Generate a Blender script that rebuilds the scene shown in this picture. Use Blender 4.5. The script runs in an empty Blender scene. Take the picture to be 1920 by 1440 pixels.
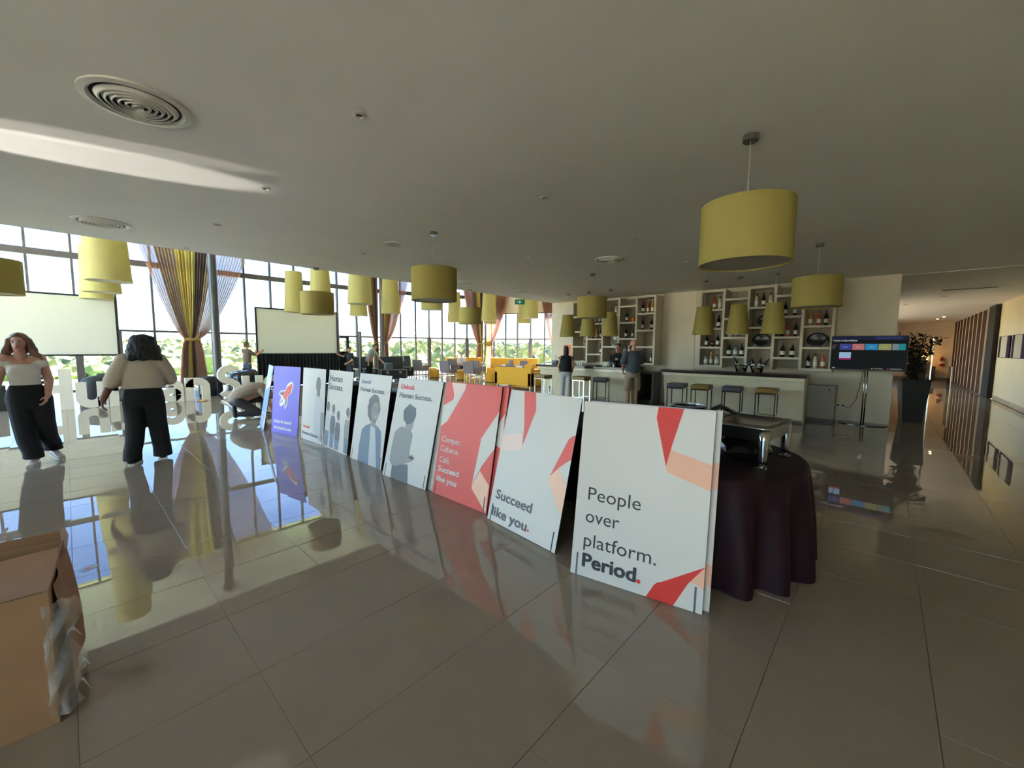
import bpy, bmesh, math, random
import numpy as np
from mathutils import Vector, Matrix
random.seed(7)
R = math.radians
SC = bpy.context.scene
COL = SC.collection

# ---------------------------------------------------------------- camera, sky, sun, exposure
cam = bpy.data.objects.new('camera', bpy.data.cameras.new('camera'))
COL.objects.link(cam)
FPX, PIT, ROL, YAW, EYE = 762.7, R(5.108), R(0.457), R(42.383), 1.575
fw = Vector((math.cos(YAW) * math.cos(PIT), math.sin(YAW) * math.cos(PIT), -math.sin(PIT)))
rt = Vector((math.sin(YAW), -math.cos(YAW), 0))
up = rt.cross(fw)
rt2 = rt * math.cos(ROL) + up * math.sin(ROL)
up2 = up * math.cos(ROL) - rt * math.sin(ROL)
cam.matrix_world = Matrix(((rt2.x, up2.x, -fw.x, 0), (rt2.y, up2.y, -fw.y, 0), (rt2.z, up2.z, -fw.z, EYE), (0, 0, 0, 1)))
cam.data.sensor_width = 36.0
cam.data.lens = 36.0 * FPX / 1920.0
cam.data.clip_start = 0.05
cam.data.clip_end = 3000
SC.camera = cam

w = bpy.data.worlds.new('sky_world'); SC.world = w; w.use_nodes = True
nt = w.node_tree; nt.nodes.clear()
sky = nt.nodes.new('ShaderNodeTexSky'); sky.sky_type = 'NISHITA'
sky.sun_disc = False; sky.sun_elevation = R(40); sky.sun_rotation = R(80)
sky.air_density = 1.0; sky.dust_density = 0.5; sky.ozone_density = 2.5
tc = nt.nodes.new('ShaderNodeTexCoord')
nz = nt.nodes.new('ShaderNodeTexNoise'); nz.inputs['Scale'].default_value = 2.2; nz.inputs['Detail'].default_value = 6
mp = nt.nodes.new('ShaderNodeMapping'); mp.inputs['Scale'].default_value = (1, 1, 3.2)
cr = nt.nodes.new('ShaderNodeValToRGB'); cr.color_ramp.elements[0].position = 0.50; cr.color_ramp.elements[1].position = 0.72
mx = nt.nodes.new('ShaderNodeMix'); mx.data_type = 'RGBA'; mx.inputs['B'].default_value = (9.0, 9.3, 9.8, 1)
bg = nt.nodes.new('ShaderNodeBackground'); bg.inputs['Strength'].default_value = 0.29
wo = nt.nodes.new('ShaderNodeOutputWorld')
nt.links.new(tc.outputs['Generated'], mp.inputs['Vector']); nt.links.new(mp.outputs[0], nz.inputs['Vector'])
nt.links.new(nz.outputs['Fac'], cr.inputs['Fac'])
mf = nt.nodes.new('ShaderNodeMath'); mf.operation = 'MULTIPLY'; mf.inputs[1].default_value = 0.35
nt.links.new(cr.outputs['Color'], mf.inputs[0]); nt.links.new(mf.outputs[0], mx.inputs['Factor'])
nt.links.new(sky.outputs[0], mx.inputs['A']); nt.links.new(mx.outputs['Result'], bg.inputs['Color'])
nt.links.new(bg.outputs[0], wo.inputs['Surface'])

sl = bpy.data.lights.new('sun', 'SUN'); sl.energy = 31.0; sl.angle = R(0.6); sl.color = (1.0, 0.94, 0.86)
so = bpy.data.objects.new('sun', sl); COL.objects.link(so)
sd = Vector((0.93, 0.30, 0.80)).normalized()          # towards the sun
so.rotation_euler = sd.to_track_quat('Z', 'Y').to_euler(); so.location = (60, 30, 60)

# added spot lamps stand in for sun bounced onto the ceiling, no reflector modelled
for nm, aim, en, size, sc_ in (('glint_standin', (0.20, 5.10, 3.158), 300, 4.6, 0.62), ('glint_standin_faint', (0.10, 4.74, 3.158), 110, 4.6, 0.30)):
    gl_ = bpy.data.lights.new(nm, 'SPOT'); gl_.energy = en; gl_.spot_size = R(size * 2); gl_.spot_blend = 0.35; gl_.shadow_soft_size = 0.04; gl_.color = (1.0, 0.97, 0.9)
    go_ = bpy.data.objects.new(nm, gl_); COL.objects.link(go_); go_.location = (-5.6, 6.75, 0.30)
    zz_ = (go_.location - Vector(aim)).normalized(); xx_ = Vector((0, 0, 1)).cross(zz_).normalized(); yy_ = zz_.cross(xx_)
    go_.matrix_world = Matrix.Translation(go_.location) @ Matrix((xx_, yy_, zz_)).transposed().to_4x4() @ Matrix.Diagonal((sc_, 1, 1, 1))

SC.view_settings.view_transform = 'Standard'; SC.view_settings.look = 'None'
SC.view_settings.gamma = 1.0; SC.view_settings.use_curve_mapping = False
SC.view_settings.exposure = 3.2
try:
    SC.cycles.use_denoising = True
    SC.cycles.max_bounces = 9; SC.cycles.diffuse_bounces = 7; SC.cycles.glossy_bounces = 3
    SC.cycles.transparent_max_bounces = 12; SC.cycles.transmission_bounces = 4
    SC.cycles.caustics_reflective = False; SC.cycles.caustics_refractive = False
    SC.cycles.sample_clamp_indirect = 6.0; SC.cycles.use_adaptive_sampling = True; SC.cycles.adaptive_threshold = 0.015
except Exception:
    pass

# ---------------------------------------------------------------- materials
def lin(c):
    return tuple(((v / 255.0) / 12.92 if v / 255.0 <= 0.04045 else ((v / 255.0 + 0.055) / 1.055) ** 2.4) for v in c)
MATS = {}
def mat(name, rgb, rough=0.55, metal=0.0, var=0.0, scale=6.0, bump=0.0, bscale=60.0, spec=0.5, translucent=0.0, clear=0.0, emit=0.0, rgb2=None, stretch=None, coat=0.0):
    if name in MATS: return MATS[name]
    m = bpy.data.materials.new(name); m.use_nodes = True; MATS[name] = m
    n = m.node_tree.nodes; l = m.node_tree.links
    b = n['Principled BSDF']; out = n['Material Output']
    c = lin(rgb)
    b.inputs['Base Color'].default_value = (*c, 1); b.inputs['Roughness'].default_value = rough
    b.inputs['Metallic'].default_value = metal; b.inputs['Specular IOR Level'].default_value = spec
    if coat: b.inputs['Coat Weight'].default_value = coat; b.inputs['Coat Roughness'].default_value = 0.03
    m.diffuse_color = (*c, 1)
    t = None
    if var or bump or rgb2:
        t = n.new('ShaderNodeTexCoord'); g = n.new('ShaderNodeMapping')
        if stretch: g.inputs['Scale'].default_value = stretch
        l.new(t.outputs['Object'], g.inputs['Vector'])
    if var or rgb2:
        z = n.new('ShaderNodeTexNoise'); z.inputs['Scale'].default_value = scale; z.inputs['Detail'].default_value = 5
        l.new(g.outputs[0], z.inputs['Vector'])
        r = n.new('ShaderNodeValToRGB'); r.color_ramp.elements[0].position = 0.3; r.color_ramp.elements[1].position = 0.7
        if rgb2: c0, c1 = c, lin(rgb2)
        else: c0, c1 = tuple(v * (1 - var) for v in c), tuple(min(1, v * (1 + var)) for v in c)
        r.color_ramp.elements[0].color = (*c0, 1); r.color_ramp.elements[1].color = (*c1, 1)
        l.new(z.outputs['Fac'], r.inputs['Fac']); l.new(r.outputs['Color'], b.inputs['Base Color'])
    if bump:
        z2 = n.new('ShaderNodeTexNoise'); z2.inputs['Scale'].default_value = bscale; z2.inputs['Detail'].default_value = 3
        l.new(g.outputs[0], z2.inputs['Vector'])
        bp = n.new('ShaderNodeBump'); bp.inputs['Strength'].default_value = bump; bp.inputs['Distance'].default_value = 0.01
        l.new(z2.outputs['Fac'], bp.inputs['Height']); l.new(bp.outputs[0], b.inputs['Normal'])
    surf = b.outputs[0]
    if translucent:
        tr = n.new('ShaderNodeBsdfTranslucent'); tr.inputs['Color'].default_value = (*c, 1)
        ms = n.new('ShaderNodeMixShader'); ms.inputs[0].default_value = translucent
        l.new(surf, ms.inputs[1]); l.new(tr.outputs[0], ms.inputs[2]); surf = ms.outputs[0]
    if clear:
        tp = n.new('ShaderNodeBsdfTransparent')
        ms = n.new('ShaderNodeMixShader'); ms.inputs[0].default_value = clear
        l.new(surf, ms.inputs[1]); l.new(tp.outputs[0], ms.inputs[2]); surf = ms.outputs[0]
    if emit:
        b.inputs['Emission Color'].default_value = (*c, 1); b.inputs['Emission Strength'].default_value = emit
    l.new(surf, out.inputs['Surface'])
    return m

def glass(name, rgb=(235, 245, 245), gloss=0.10, rough=0.0):
    if name in MATS: return MATS[name]
    m = bpy.data.materials.new(name); m.use_nodes = True; MATS[name] = m
    n = m.node_tree.nodes; l = m.node_tree.links; n.clear()
    tp = n.new('ShaderNodeBsdfTransparent'); tp.inputs['Color'].default_value = (*lin(rgb), 1)
    gl = n.new('ShaderNodeBsdfGlossy'); gl.inputs['Roughness'].default_value = rough
    fr = n.new('ShaderNodeLayerWeight'); fr.inputs['Blend'].default_value = gloss
    ms = n.new('ShaderNodeMixShader'); o = n.new('ShaderNodeOutputMaterial')
    l.new(fr.outputs['Fresnel'], ms.inputs[0]); l.new(tp.outputs[0], ms.inputs[1]); l.new(gl.outputs[0], ms.inputs[2]); l.new(ms.outputs[0], o.inputs['Surface'])
    m.diffuse_color = (*lin(rgb), 0.3)
    return m

# ---------------------------------------------------------------- mesh helpers
class MB:
    def __init__(s): s.v = []; s.f = []; s.mi = []; s.cur = 0
    def add(s, vs, fs):
        o = len(s.v); s.v += [tuple(p) for p in vs]; s.f += [tuple(i + o for i in f) for f in fs]; s.mi += [s.cur] * len(fs); return s
    def box(s, x0, x1, y0, y1, z0, z1, bev=0.0, M=None):
        if bev <= 0:
            vs = [(x, y, z) for z in (z0, z1) for y in (y0, y1) for x in (x0, x1)]
            fs = [(0, 2, 3, 1), (4, 5, 7, 6), (0, 1, 5, 4), (2, 6, 7, 3), (0, 4, 6, 2), (1, 3, 7, 5)]
        else:
            b = min(bev, (x1 - x0) / 2.01, (y1 - y0) / 2.01, (z1 - z0) / 2.01)
            bm = bmesh.new(); bmesh.ops.create_cube(bm, size=1)
            for q in bm.verts: q.co = Vector(((x0 + x1) / 2 + q.co.x * (x1 - x0), (y0 + y1) / 2 + q.co.y * (y1 - y0), (z0 + z1) / 2 + q.co.z * (z1 - z0)))
            bmesh.ops.bevel(bm, geom=bm.edges[:], offset=b, segments=2, affect='EDGES', profile=0.6)
            bm.verts.index_update(); vs = [q.co[:] for q in bm.verts]; fs = [[q.index for q in f.verts] for f in bm.faces]; bm.free()
        if M is not None: vs = [tuple(M @ Vector(q)) for q in vs]
        return s.add(vs, fs)
    def lathe(s, prof, n=24, c=(0, 0, 0), cap=True, M=None, sx=1, sy=1):
        vs = []; fs = []
        for r, z in prof:
            for k in range(n):
                a = 2 * math.pi * k / n; vs.append((c[0] + r * sx * math.cos(a), c[1] + r * sy * math.sin(a), c[2] + z))
        for j in range(len(prof) - 1):
            for k in range(n):
                k2 = (k + 1) % n; fs.append((j * n + k, j * n + k2, (j + 1) * n + k2, (j + 1) * n + k))
        if cap:
            if prof[0][0] > 1e-5: fs.append(tuple(reversed(range(n))))
            if prof[-1][0] > 1e-5: fs.append(tuple(range((len(prof) - 1) * n, len(prof) * n)))
        if M is not None: vs = [tuple(M @ Vector(q)) for q in vs]
        return s.add(vs, fs)
    def tube(s, pts, r, n=8, cap=True):
        pts = [Vector(p) for p in pts]; rs = r if isinstance(r, (list, tuple)) else [r] * len(pts)
        vs = []; fs = []; pu = None
        for i, p in enumerate(pts):
            d = (pts[min(i + 1, len(pts) - 1)] - pts[max(i - 1, 0)]).normalized()
            if pu is None: pu = d.orthogonal().normalized()
            else:
                pu = pu - d * pu.dot(d)
                pu = pu.normalized() if pu.length > 1e-6 else d.orthogonal().normalized()
            q = d.cross(pu)
            for k in range(n):
                a = 2 * math.pi * k / n; vs.append(p + (pu * math.cos(a) + q * math.sin(a)) * rs[i])
        for j in range(len(pts) - 1):
            for k in range(n):
                k2 = (k + 1) % n; fs.append((j * n + k, j * n + k2, (j + 1) * n + k2, (j + 1) * n + k))
        if cap: fs.append(tuple(reversed(range(n)))); fs.append(tuple(range((len(pts) - 1) * n, len(pts) * n)))
        return s.add(vs, fs)
    def prism(s, poly, d0, d1, plane='xz', M=None):
        # closed outline extruded; plane xz: outline (x,z), depth along y; xy: depth along z
        area = sum(poly[i][0] * poly[(i + 1) % len(poly)][1] - poly[(i + 1) % len(poly)][0] * poly[i][1] for i in range(len(poly)))
        if area < 0: poly = poly[::-1]
        n = len(poly)
        if plane == 'xz': vs = [(a, d0, b) for a, b in poly] + [(a, d1, b) for a, b in poly]
        elif plane == 'yz': vs = [(d1, a, b) for a, b in poly] + [(d0, a, b) for a, b in poly]
        else: vs = [(a, b, d1) for a, b in poly] + [(a, b, d0) for a, b in poly]
        fs = [tuple(range(n)), tuple(reversed(range(n, 2 * n)))] + [(i, i + n, (i + 1) % n + n, (i + 1) % n) for i in range(n)]
        if M is not None: vs = [tuple(M @ Vector(q)) for q in vs]
        return s.add(vs, fs)
    def grid(s, P, close_u=False):
        P = [[tuple(q) for q in row] for row in P]; nr, nc = len(P), len(P[0])
        fs = []
        for i in range(nr - 1):
            for j in range(nc if close_u else nc - 1):
                j2 = (j + 1) % nc; fs.append((i * nc + j, i * nc + j2, (i + 1) * nc + j2, (i + 1) * nc + j))
        return s.add([q for row in P for q in row], fs)
    def mesh(s, name, mats, smooth=False):
        me = bpy.data.meshes.new(name); me.from_pydata(s.v, [], s.f)
        for m in (mats if isinstance(mats, (list, tuple)) else [mats]): me.materials.append(m)
        if any(s.mi): me.polygons.foreach_set('material_index', s.mi)
        if smooth: me.polygons.foreach_set('use_smooth', [True] * len(me.polygons))
        me.validate(); me.update(); return me
    def build(s, name, mats, parent=None, loc=(0, 0, 0), rot=(0, 0, 0), smooth=False):
        return link(name, s.mesh(name, mats, smooth), parent, loc, rot)

def smooth_by_angle(o, ang=35):
    me = o.data
    me.polygons.foreach_set('use_smooth', [True] * len(me.polygons))
    bm = bmesh.new(); bm.from_mesh(me)
    for e in bm.edges:
        if len(e.link_faces) == 2 and e.calc_face_angle(0) > R(ang): e.smooth = False
    bm.to_mesh(me); bm.free(); return o
def link(name, me, parent=None, loc=(0, 0, 0), rot=(0, 0, 0)):
    o = bpy.data.objects.new(name, me); COL.objects.link(o); o.location = loc; o.rotation_euler = rot
    if parent is not None: o.parent = parent
    return o
def tag(o, label=None, cat=None, group=None, kind=None):
    if label: o['label'] = label
    if cat: o['category'] = cat
    if group: o['group'] = group
    if kind: o['kind'] = kind
    return o
def thing(name, label, cat, loc=(0, 0, 0), rz=0.0, group=None, rx=0.0):
    o = bpy.data.objects.new(name, None); COL.objects.link(o); o.empty_display_size = 0.1
    o.location = loc; o.rotation_euler = (rx, 0, rz); return tag(o, label, cat, group)
def struct(o): o['kind'] = 'structure'; return o
KIDS = {}
def copy_tree(o, loc=None, rz=None, label=None, parent=None, group=None):
    c = o.copy(); COL.objects.link(c)
    if parent is not None: c.parent = parent
    for ch in o.children: copy_tree(ch, parent=c)
    if loc is not None: c.location = loc
    if rz is not None: c.rotation_euler = (c.rotation_euler[0], c.rotation_euler[1], rz)
    if label: c['label'] = label
    if group: c['group'] = group
    return c
def text_mesh(body, size, bold=0.0, align='LEFT', sx=1.0):
    cu = bpy.data.curves.new('lettering', 'FONT'); cu.body = body; cu.size = size; cu.align_x = align; cu.offset = bold; cu.resolution_u = 3
    o = bpy.data.objects.new('lettering', cu); COL.objects.link(o)
    dg = bpy.context.evaluated_depsgraph_get(); me = bpy.data.meshes.new_from_object(o.evaluated_get(dg))
    bpy.data.objects.remove(o); bpy.data.curves.remove(cu)
    for v in me.vertices: v.co.x *= sx
    return me
def text_width(me):
    xs = [v.co.x for v in me.vertices]; return (min(xs), max(xs)) if xs else (0, 0)
def put_text(body, width, capsize, u, v, y, material, parent, bold=0.0, name='lettering'):
    """lettering on a panel whose front is -y, fitted to a given width"""
    me = text_mesh(body, capsize)
    a, b = text_width(me); k = (width - 2 * bold) / max(1e-4, b - a)
    for q in me.vertices:
        x, z = (q.co.x - a) * k + bold, q.co.y; q.co = (u + x, y, v + z)
    if bold:
        V = [tuple(q.co) for q in me.vertices]; F = [tuple(p.vertices) for p in me.polygons]; mb = MB()
        for i_, (dx, dz) in enumerate(((0, 0), (1, 0), (-1, 0), (.7, .6), (-.7, .6), (.7, -.6), (-.7, -.6))): mb.add([(p[0] + dx * bold, p[1] - 0.00015 * i_, p[2] + dz * bold) for p in V], F)
        me = mb.mesh(name, material)
    me.materials.clear(); me.materials.append(material)
    return link(name, me, parent)
# ---------------------------------------------------------------- setting
M_CEIL = mat('ceiling_paint', (236, 233, 228), 0.8, var=0.02, scale=1.5, bump=0.03, bscale=180)
M_WALL = mat('beige_wall', (208, 194, 170), 0.6, var=0.05, scale=2.5, bump=0.04, bscale=90)
M_STONE = mat('travertine', (206, 190, 164), 0.25, rgb2=(186, 168, 140), scale=1.6, stretch=(1, 1, 5), bump=0.02, bscale=40)
M_TILE = mat('porcelain_tile', (150, 137, 120), 0.010, var=0.03, scale=3.0, spec=0.8)
M_GROUT = mat('tile_grout', (98, 89, 77), 0.6)
M_FRAME = mat('window_metal', (92, 84, 84), 0.45, metal=0.2)
M_PANE = glass('window_pane', (246, 250, 250), 0.06); M_DIMMED = glass('dimmed_pane', (168, 176, 186), 0.06); M_MID = glass('tinted_pane', (176, 178, 178), 0.06)  # grey tint of the visible windows added to dim sky and view
M_CLOSET = mat('dark_wall_paint', (120, 112, 100), 0.8)
ZC = 3.158

TP, TS = 0.6, 0.5976
floor = struct(MB().box(-6.6, 33, -2.74, 21, -0.2, -0.004).build('floor', M_GROUT))
def seg_in(x, y):      # inside the window line
    if y > 19.95: return False
    if x > 11.2 and (y - 20) * 6.0 > -2.1 * (x - 11.2) - 0.3: return False
    if x > 17.2 and (x - 17.2) > (17.9 - y) * 3.3 / 9.1 - 0.05: return False
    return True
tmesh = MB().box(-0.2996, 0.2996, -TS / 2, TS / 2, -0.012, 0.0, bev=0.0015).mesh('tile', M_TILE)
cells = []
rt_ = cam.matrix_world.inverted()
for i in range(-14, 55):
    for j in range(-5, 35):
        x, y = 0.5425 + TP * (i + 0.5), 0.33 + TP * (j + 0.5)
        if x < -6.3 or x > 32.6 or y < -2.5 or not seg_in(x, y): continue
        if x > 11.6 and y > 1.3 and y < 8.9: continue
        q = rt_ @ Vector((x, y, 0)); d = -q.z
        vis = d > 0.3 and abs(q.x / d) < 0.5 * 1920 / FPX * 1.05 and abs(q.y / d) < 0.5 * 1440 / FPX * 1.05
        cells.append((0 if vis else 1, d if d > 0 else 99, x, y))
cells.sort()
rest = MB()
for k, (nv, d, x, y) in enumerate(cells):
    ax, ay = random.gauss(0, 0.0009), random.gauss(0, 0.0009)
    if k < 300:
        link('tile', tmesh, floor, (x, y, 0), (ax, ay, 0))
    else:
        h = TS / 2
        P = [(x + sx * h, y + sy * h, -sx * h * ay + sy * h * ax) for sx, sy in ((-1, -1), (1, -1), (1, 1), (-1, 1))]
        rest.add(P, [(0, 1, 2, 3)])
o = rest.build('tile_field', M_TILE, floor); o['kind'] = 'stuff'

struct(MB().box(-6.7, 11.95, -2.95, 8.8, ZC, ZC + 0.22).build('ceiling', M_CEIL))
struct(MB().box(-6.7, 20.8, 8.6, 20.4, 6.85, 7.1).build('ceiling_atrium', M_CEIL))
struct(MB().box(11.955, 33, -2.95, 1.8, 3.15, 3.35).build('ceiling_corridor', M_CEIL))
struct(MB().box(-6.7, 11.95, 8.6, 8.8, ZC + 0.22, 6.85).build('wall_bulkhead', M_CEIL))
bw = struct(MB().box(11.74, 11.95, -0.16, 8.8, 0, ZC).build('wall_bar', M_WALL))
# stone wall panels of the bar wall, each with its own recessed joint
ys = [-0.16, 0.84, 2.32, 3.88, 4.80, 6.28, 7.55, 8.80]
for a, b in zip(ys[:-1], ys[1:]):
    for z0, z1 in ((0.0, 1.06), (1.06, 2.09), (2.09, ZC)):
        if abs(a - 3.88) < 0.01 and z1 < 2.2: continue
        MB().box(11.72, 11.745, a + 0.003, b - 0.003, z0 + 0.002, z1 - 0.003).build('panel', M_WALL, bw)
d1 = struct(MB().box(11.715, 11.745, 3.89, 4.79, 0.01, 2.08, bev=0.003).build('door_1', M_WALL))
MB().tube([(11.69, 4.70, 1.00), (11.69, 4.70, 1.12)], 0.008).build('door_handle', mat('brushed_steel', (150, 148, 142), 0.3, metal=1.0), d1)
struct(MB().box(11.95, 20.7, 8.6, 8.8, 0, 6.85).build('wall_kitchen', M_WALL))
struct(MB().box(-6.7, -6.45, 8.55, 8.85, 0, 6.85).build('wall_back', M_WALL))
struct(MB().box(-6.7, 33, -2.95, -2.74, 0, 3.4).build('wall_right', mat('cream_wall', (222, 206, 168), 0.6, var=0.04, scale=2)))
struct(MB().box(12.2, 20.6, -2.742, -2.72, 0, 0.13, bev=0.003).build('baseboard_right', M_STONE))
struct(MB().box(32.2, 32.4, -2.74, 1.7, 0, 3.2).build('wall_far', M_WALL))
struct(MB().box(32.17, 32.2, -2.74, 1.6, 0, 0.12).build('baseboard_far', mat('dark_skirting', (120, 100, 80), 0.4)))
# corridor side wall with its own run of glazing
cw = struct(MB().box(11.95, 18.0, 1.6, 1.8, 0, 3.13).box(28.6, 32.2, 1.6, 1.8, 0, 3.13).box(18.0, 28.6, 1.6, 1.8, 2.95, 3.13).build('wall_corridor', M_WALL))

def window_run(name, p0, p1, ss, zs, ztop, sill=0.0, heavy=(), pane=None):
    p0, p1 = Vector((*p0, 0)), Vector((*p1, 0)); L = (p1 - p0).length; ang = math.atan2(p1.y - p0.y, p1.x - p0.x)
    root = struct(MB().box(0, L, -0.07, 0.07, -0.004, 0.05).box(0, L, -0.07, 0.07, ztop - 0.06, ztop).build(name, M_FRAME, None, p0, (0, 0, ang)))
    full = [0.0] + [s * L for s in ss] + [L]
    for k, s in enumerate(full):
        b = MB().box(s - 0.03, s + 0.03, -0.075, 0.075, 0.05, ztop - 0.06)
        if k in heavy: b.box(s - 0.09, s + 0.09, -0.085, 0.085, 0.05, zs[0])
        b.build('mullion', M_FRAME, root)
    for z in zs:
        hh = 0.10 if z > 3 else 0.035
        MB().box(0, L, -0.06, 0.06, z - hh, z + hh).build('transom', M_FRAME, root)
    rows = [0.05] + list(zs) + [ztop - 0.06]
    for a, b in zip(full[:-1], full[1:]):
        for z0, z1 in zip(rows[:-1], rows[1:]):
            MB().box(a + 0.03, b - 0.03, -0.006, 0.006, z0 + 0.03, z1 - 0.03).build('pane', pane or M_PANE, root)
    return root
ms = [0.31 + 0.98 * k for k in range(-6, 11)]
L1 = 11.2 + 6.5
window_run('window_1', (-6.5, 20.0), (11.2, 20.0), [(m + 6.5) / L1 for m in ms], (2.07, 4.48), 6.85, heavy=(7, 8), pane=M_DIMMED)
window_run('window_2', (11.2, 20.0), (17.2, 17.9), (0.09, 0.2, 0.33, 0.45, 0.57, 0.69, 0.81, 0.92), (2.07, 4.48), 6.85, heavy=(4, 7), pane=M_DIMMED)
w3 = window_run('window_3', (17.2, 17.9), (20.5, 8.8), (0.06, 0.138, 0.216, 0.30, 0.388, 0.48, 0.57, 0.66, 0.75, 0.84, 0.92), (2.07,), 3.58, heavy=(4, 8), pane=M_DIMMED)
a3 = math.atan2(8.8 - 17.9, 20.5 - 17.2)
struct(MB().box(0, 9.68, -0.15, 0.1, 3.58, 6.85).build('wall_header', M_WALL, None, (17.2, 17.9, 0), (0, 0, a3)))
window_run('window_4', (18.0, 1.7), (28.6, 1.7), [k / 12 for k in range(1, 12)], (2.2,), 2.95, pane=glass('pale_tint_pane', (208, 210, 208), 0.06))

struct(MB().box(-6.7, -6.5, 2.6, 8.55, 0, ZC).build('wall_left', M_WALL))
window_run('window_5', (-6.5, -2.74), (-6.5, 2.6), [k / 5 for k in range(1, 5)], (2.07,), ZC, pane=glass('light_tint_pane', (212, 216, 216), 0.06))
window_run('window_6', (-6.5, 8.8), (-6.5, 20.0), [k / 11 for k in range(1, 11)], (2.07, 4.48), 6.85)
struct(MB().box(-40, -6.7, -20, 26, -0.25, -0.03).build('terrace_back', mat('terrace_paving', (196, 188, 172), 0.5)))
# outside: terrace, grass, hill with fields and scrub
struct(MB().box(-30, 34, 20.1, 25, -0.25, -0.03).build('terrace', mat('terrace_paving', (226, 218, 202), 0.6, var=0.06, scale=3)))
struct(MB().box(20.8, 34, 1.9, 20.0, -0.25, -0.03).build('terrace_side', mat('terrace_paving', (196, 188, 172), 0.5)))
def hill(x, y):
    r = math.hypot(x, y); t = max(0.0, (r - 28) / 240)
    h = -0.25 - 1.6 * min(1, max(0, (r - 26) / 22)) + 4.6 * min(1, t) ** 0.8
    return h + 0.55 * math.sin(x * 0.031 + 1) * min(1, t * 2) + 0.3 * math.sin(y * 0.05 + x * 0.02) * min(1, t * 2)
P = []
for i in range(46):
    r = 24.5 + 620 * (i / 45) ** 2.2
    P.append([(r * math.cos(a), r * math.sin(a), hill(r * math.cos(a), r * math.sin(a)) if i < 44 else hill(260 * math.cos(a), 260 * math.sin(a)) - (0.5 if i == 44 else 4)) for a in [R(4 + 116 * k / 90) for k in range(91)]])
mg = bpy.data.materials.new('hill_fields'); mg.use_nodes = True
n = mg.node_tree.nodes; l = mg.node_tree.links
t = n.new('ShaderNodeNewGeometry'); sp = n.new('ShaderNodeVectorMath'); sp.operation = 'LENGTH'
l.new(t.outputs['Position'], sp.inputs[0])
z1 = n.new('ShaderNodeTexNoise'); z1.inputs['Scale'].default_value = 0.018; z1.inputs['Detail'].default_value = 3; l.new(t.outputs['Position'], z1.inputs['Vector'])
ma = n.new('ShaderNodeMath'); ma.operation = 'MULTIPLY_ADD'; ma.inputs[1].default_value = 120.0; l.new(z1.outputs['Fac'], ma.inputs[0]); l.new(sp.outputs['Value'], ma.inputs[2])
mr = n.new('ShaderNodeMapRange'); mr.inputs['From Min'].default_value = 60; mr.inputs['From Max'].default_value = 420; l.new(ma.outputs[0], mr.inputs['Value'])
rp = n.new('ShaderNodeValToRGB'); e = rp.color_ramp.elements
e[0].position = 0.0; e[0].color = (*lin((150, 190, 70)), 1); e[1].position = 1.0; e[1].color = (*lin((150, 170, 90)), 1)
for p_, c_ in ((0.14, (140, 170, 80)), (0.2, (150, 148, 100)), (0.42, (190, 170, 120)), (0.55, (206, 184, 130)), (0.62, (140, 168, 80)), (0.72, (198, 178, 124)), (0.85, (130, 160, 78))):
    q = e.new(p_); q.color = (*lin(c_), 1)
l.new(mr.outputs[0], rp.inputs['Fac']); l.new(rp.outputs['Color'], n['Principled BSDF'].inputs['Base Color']); n['Principled BSDF'].inputs['Roughness'].default_value = 0.9
struct(MB().grid(P).build('ground_hill', mg, smooth=True))

# scrub on the slope: nobody could count it
def ico():
    bm = bmesh.new(); bmesh.ops.create_icosphere(bm, subdivisions=2, radius=1); v = [q.co.copy() for q in bm.verts]; bm.verts.index_update(); f = [[q.index for q in g.verts] for g in bm.faces]; bm.free(); return v, f
IV, IF = ico()
MS = [mat('scrub_grey_green', (160, 158, 104), 0.9, rgb2=(118, 126, 76), scale=1.2), mat('scrub_olive', (186, 176, 104), 0.9, rgb2=(144, 146, 72), scale=1.0), mat('scrub_dark', (112, 124, 80), 0.9, rgb2=(82, 98, 60), scale=1.0), mat('scrub_straw', (214, 188, 122), 0.9, rgb2=(180, 160, 98), scale=1.0)]
sb = MB(); rng = random.Random(3)
for k in range(5200):
    a = R(rng.uniform(5, 118)); r = 34 + 100 * rng.random() ** 1.2
    if a > R(62): r += 8
    x, y = r * math.cos(a), r * math.sin(a)
    s = rng.uniform(0.28, 0.75) * (1 + r / 90); hz = s * rng.uniform(0.5, 0.95)
    if a < R(58): hz *= 1.5
    ph = rng.random() * 6.3; sb.cur = rng.choice((0, 0, 1, 1, 2, 3))
    zz = hill(x, y)
    sb.add([(x + v.x * s * (1 + 0.25 * math.sin(5 * v.z + ph)), y + v.y * s * (1 + 0.25 * math.sin(6 * v.x + ph)), zz + hz * 0.35 + v.z * hz * (1 + 0.3 * math.sin(7 * v.y + 4 * v.x + ph))) for v in IV], IF)
o = sb.build('scrub', MS); tag(o, 'grey-green scrub and bushes covering the hillside beyond the windows', 'scrub', kind='stuff')
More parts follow.
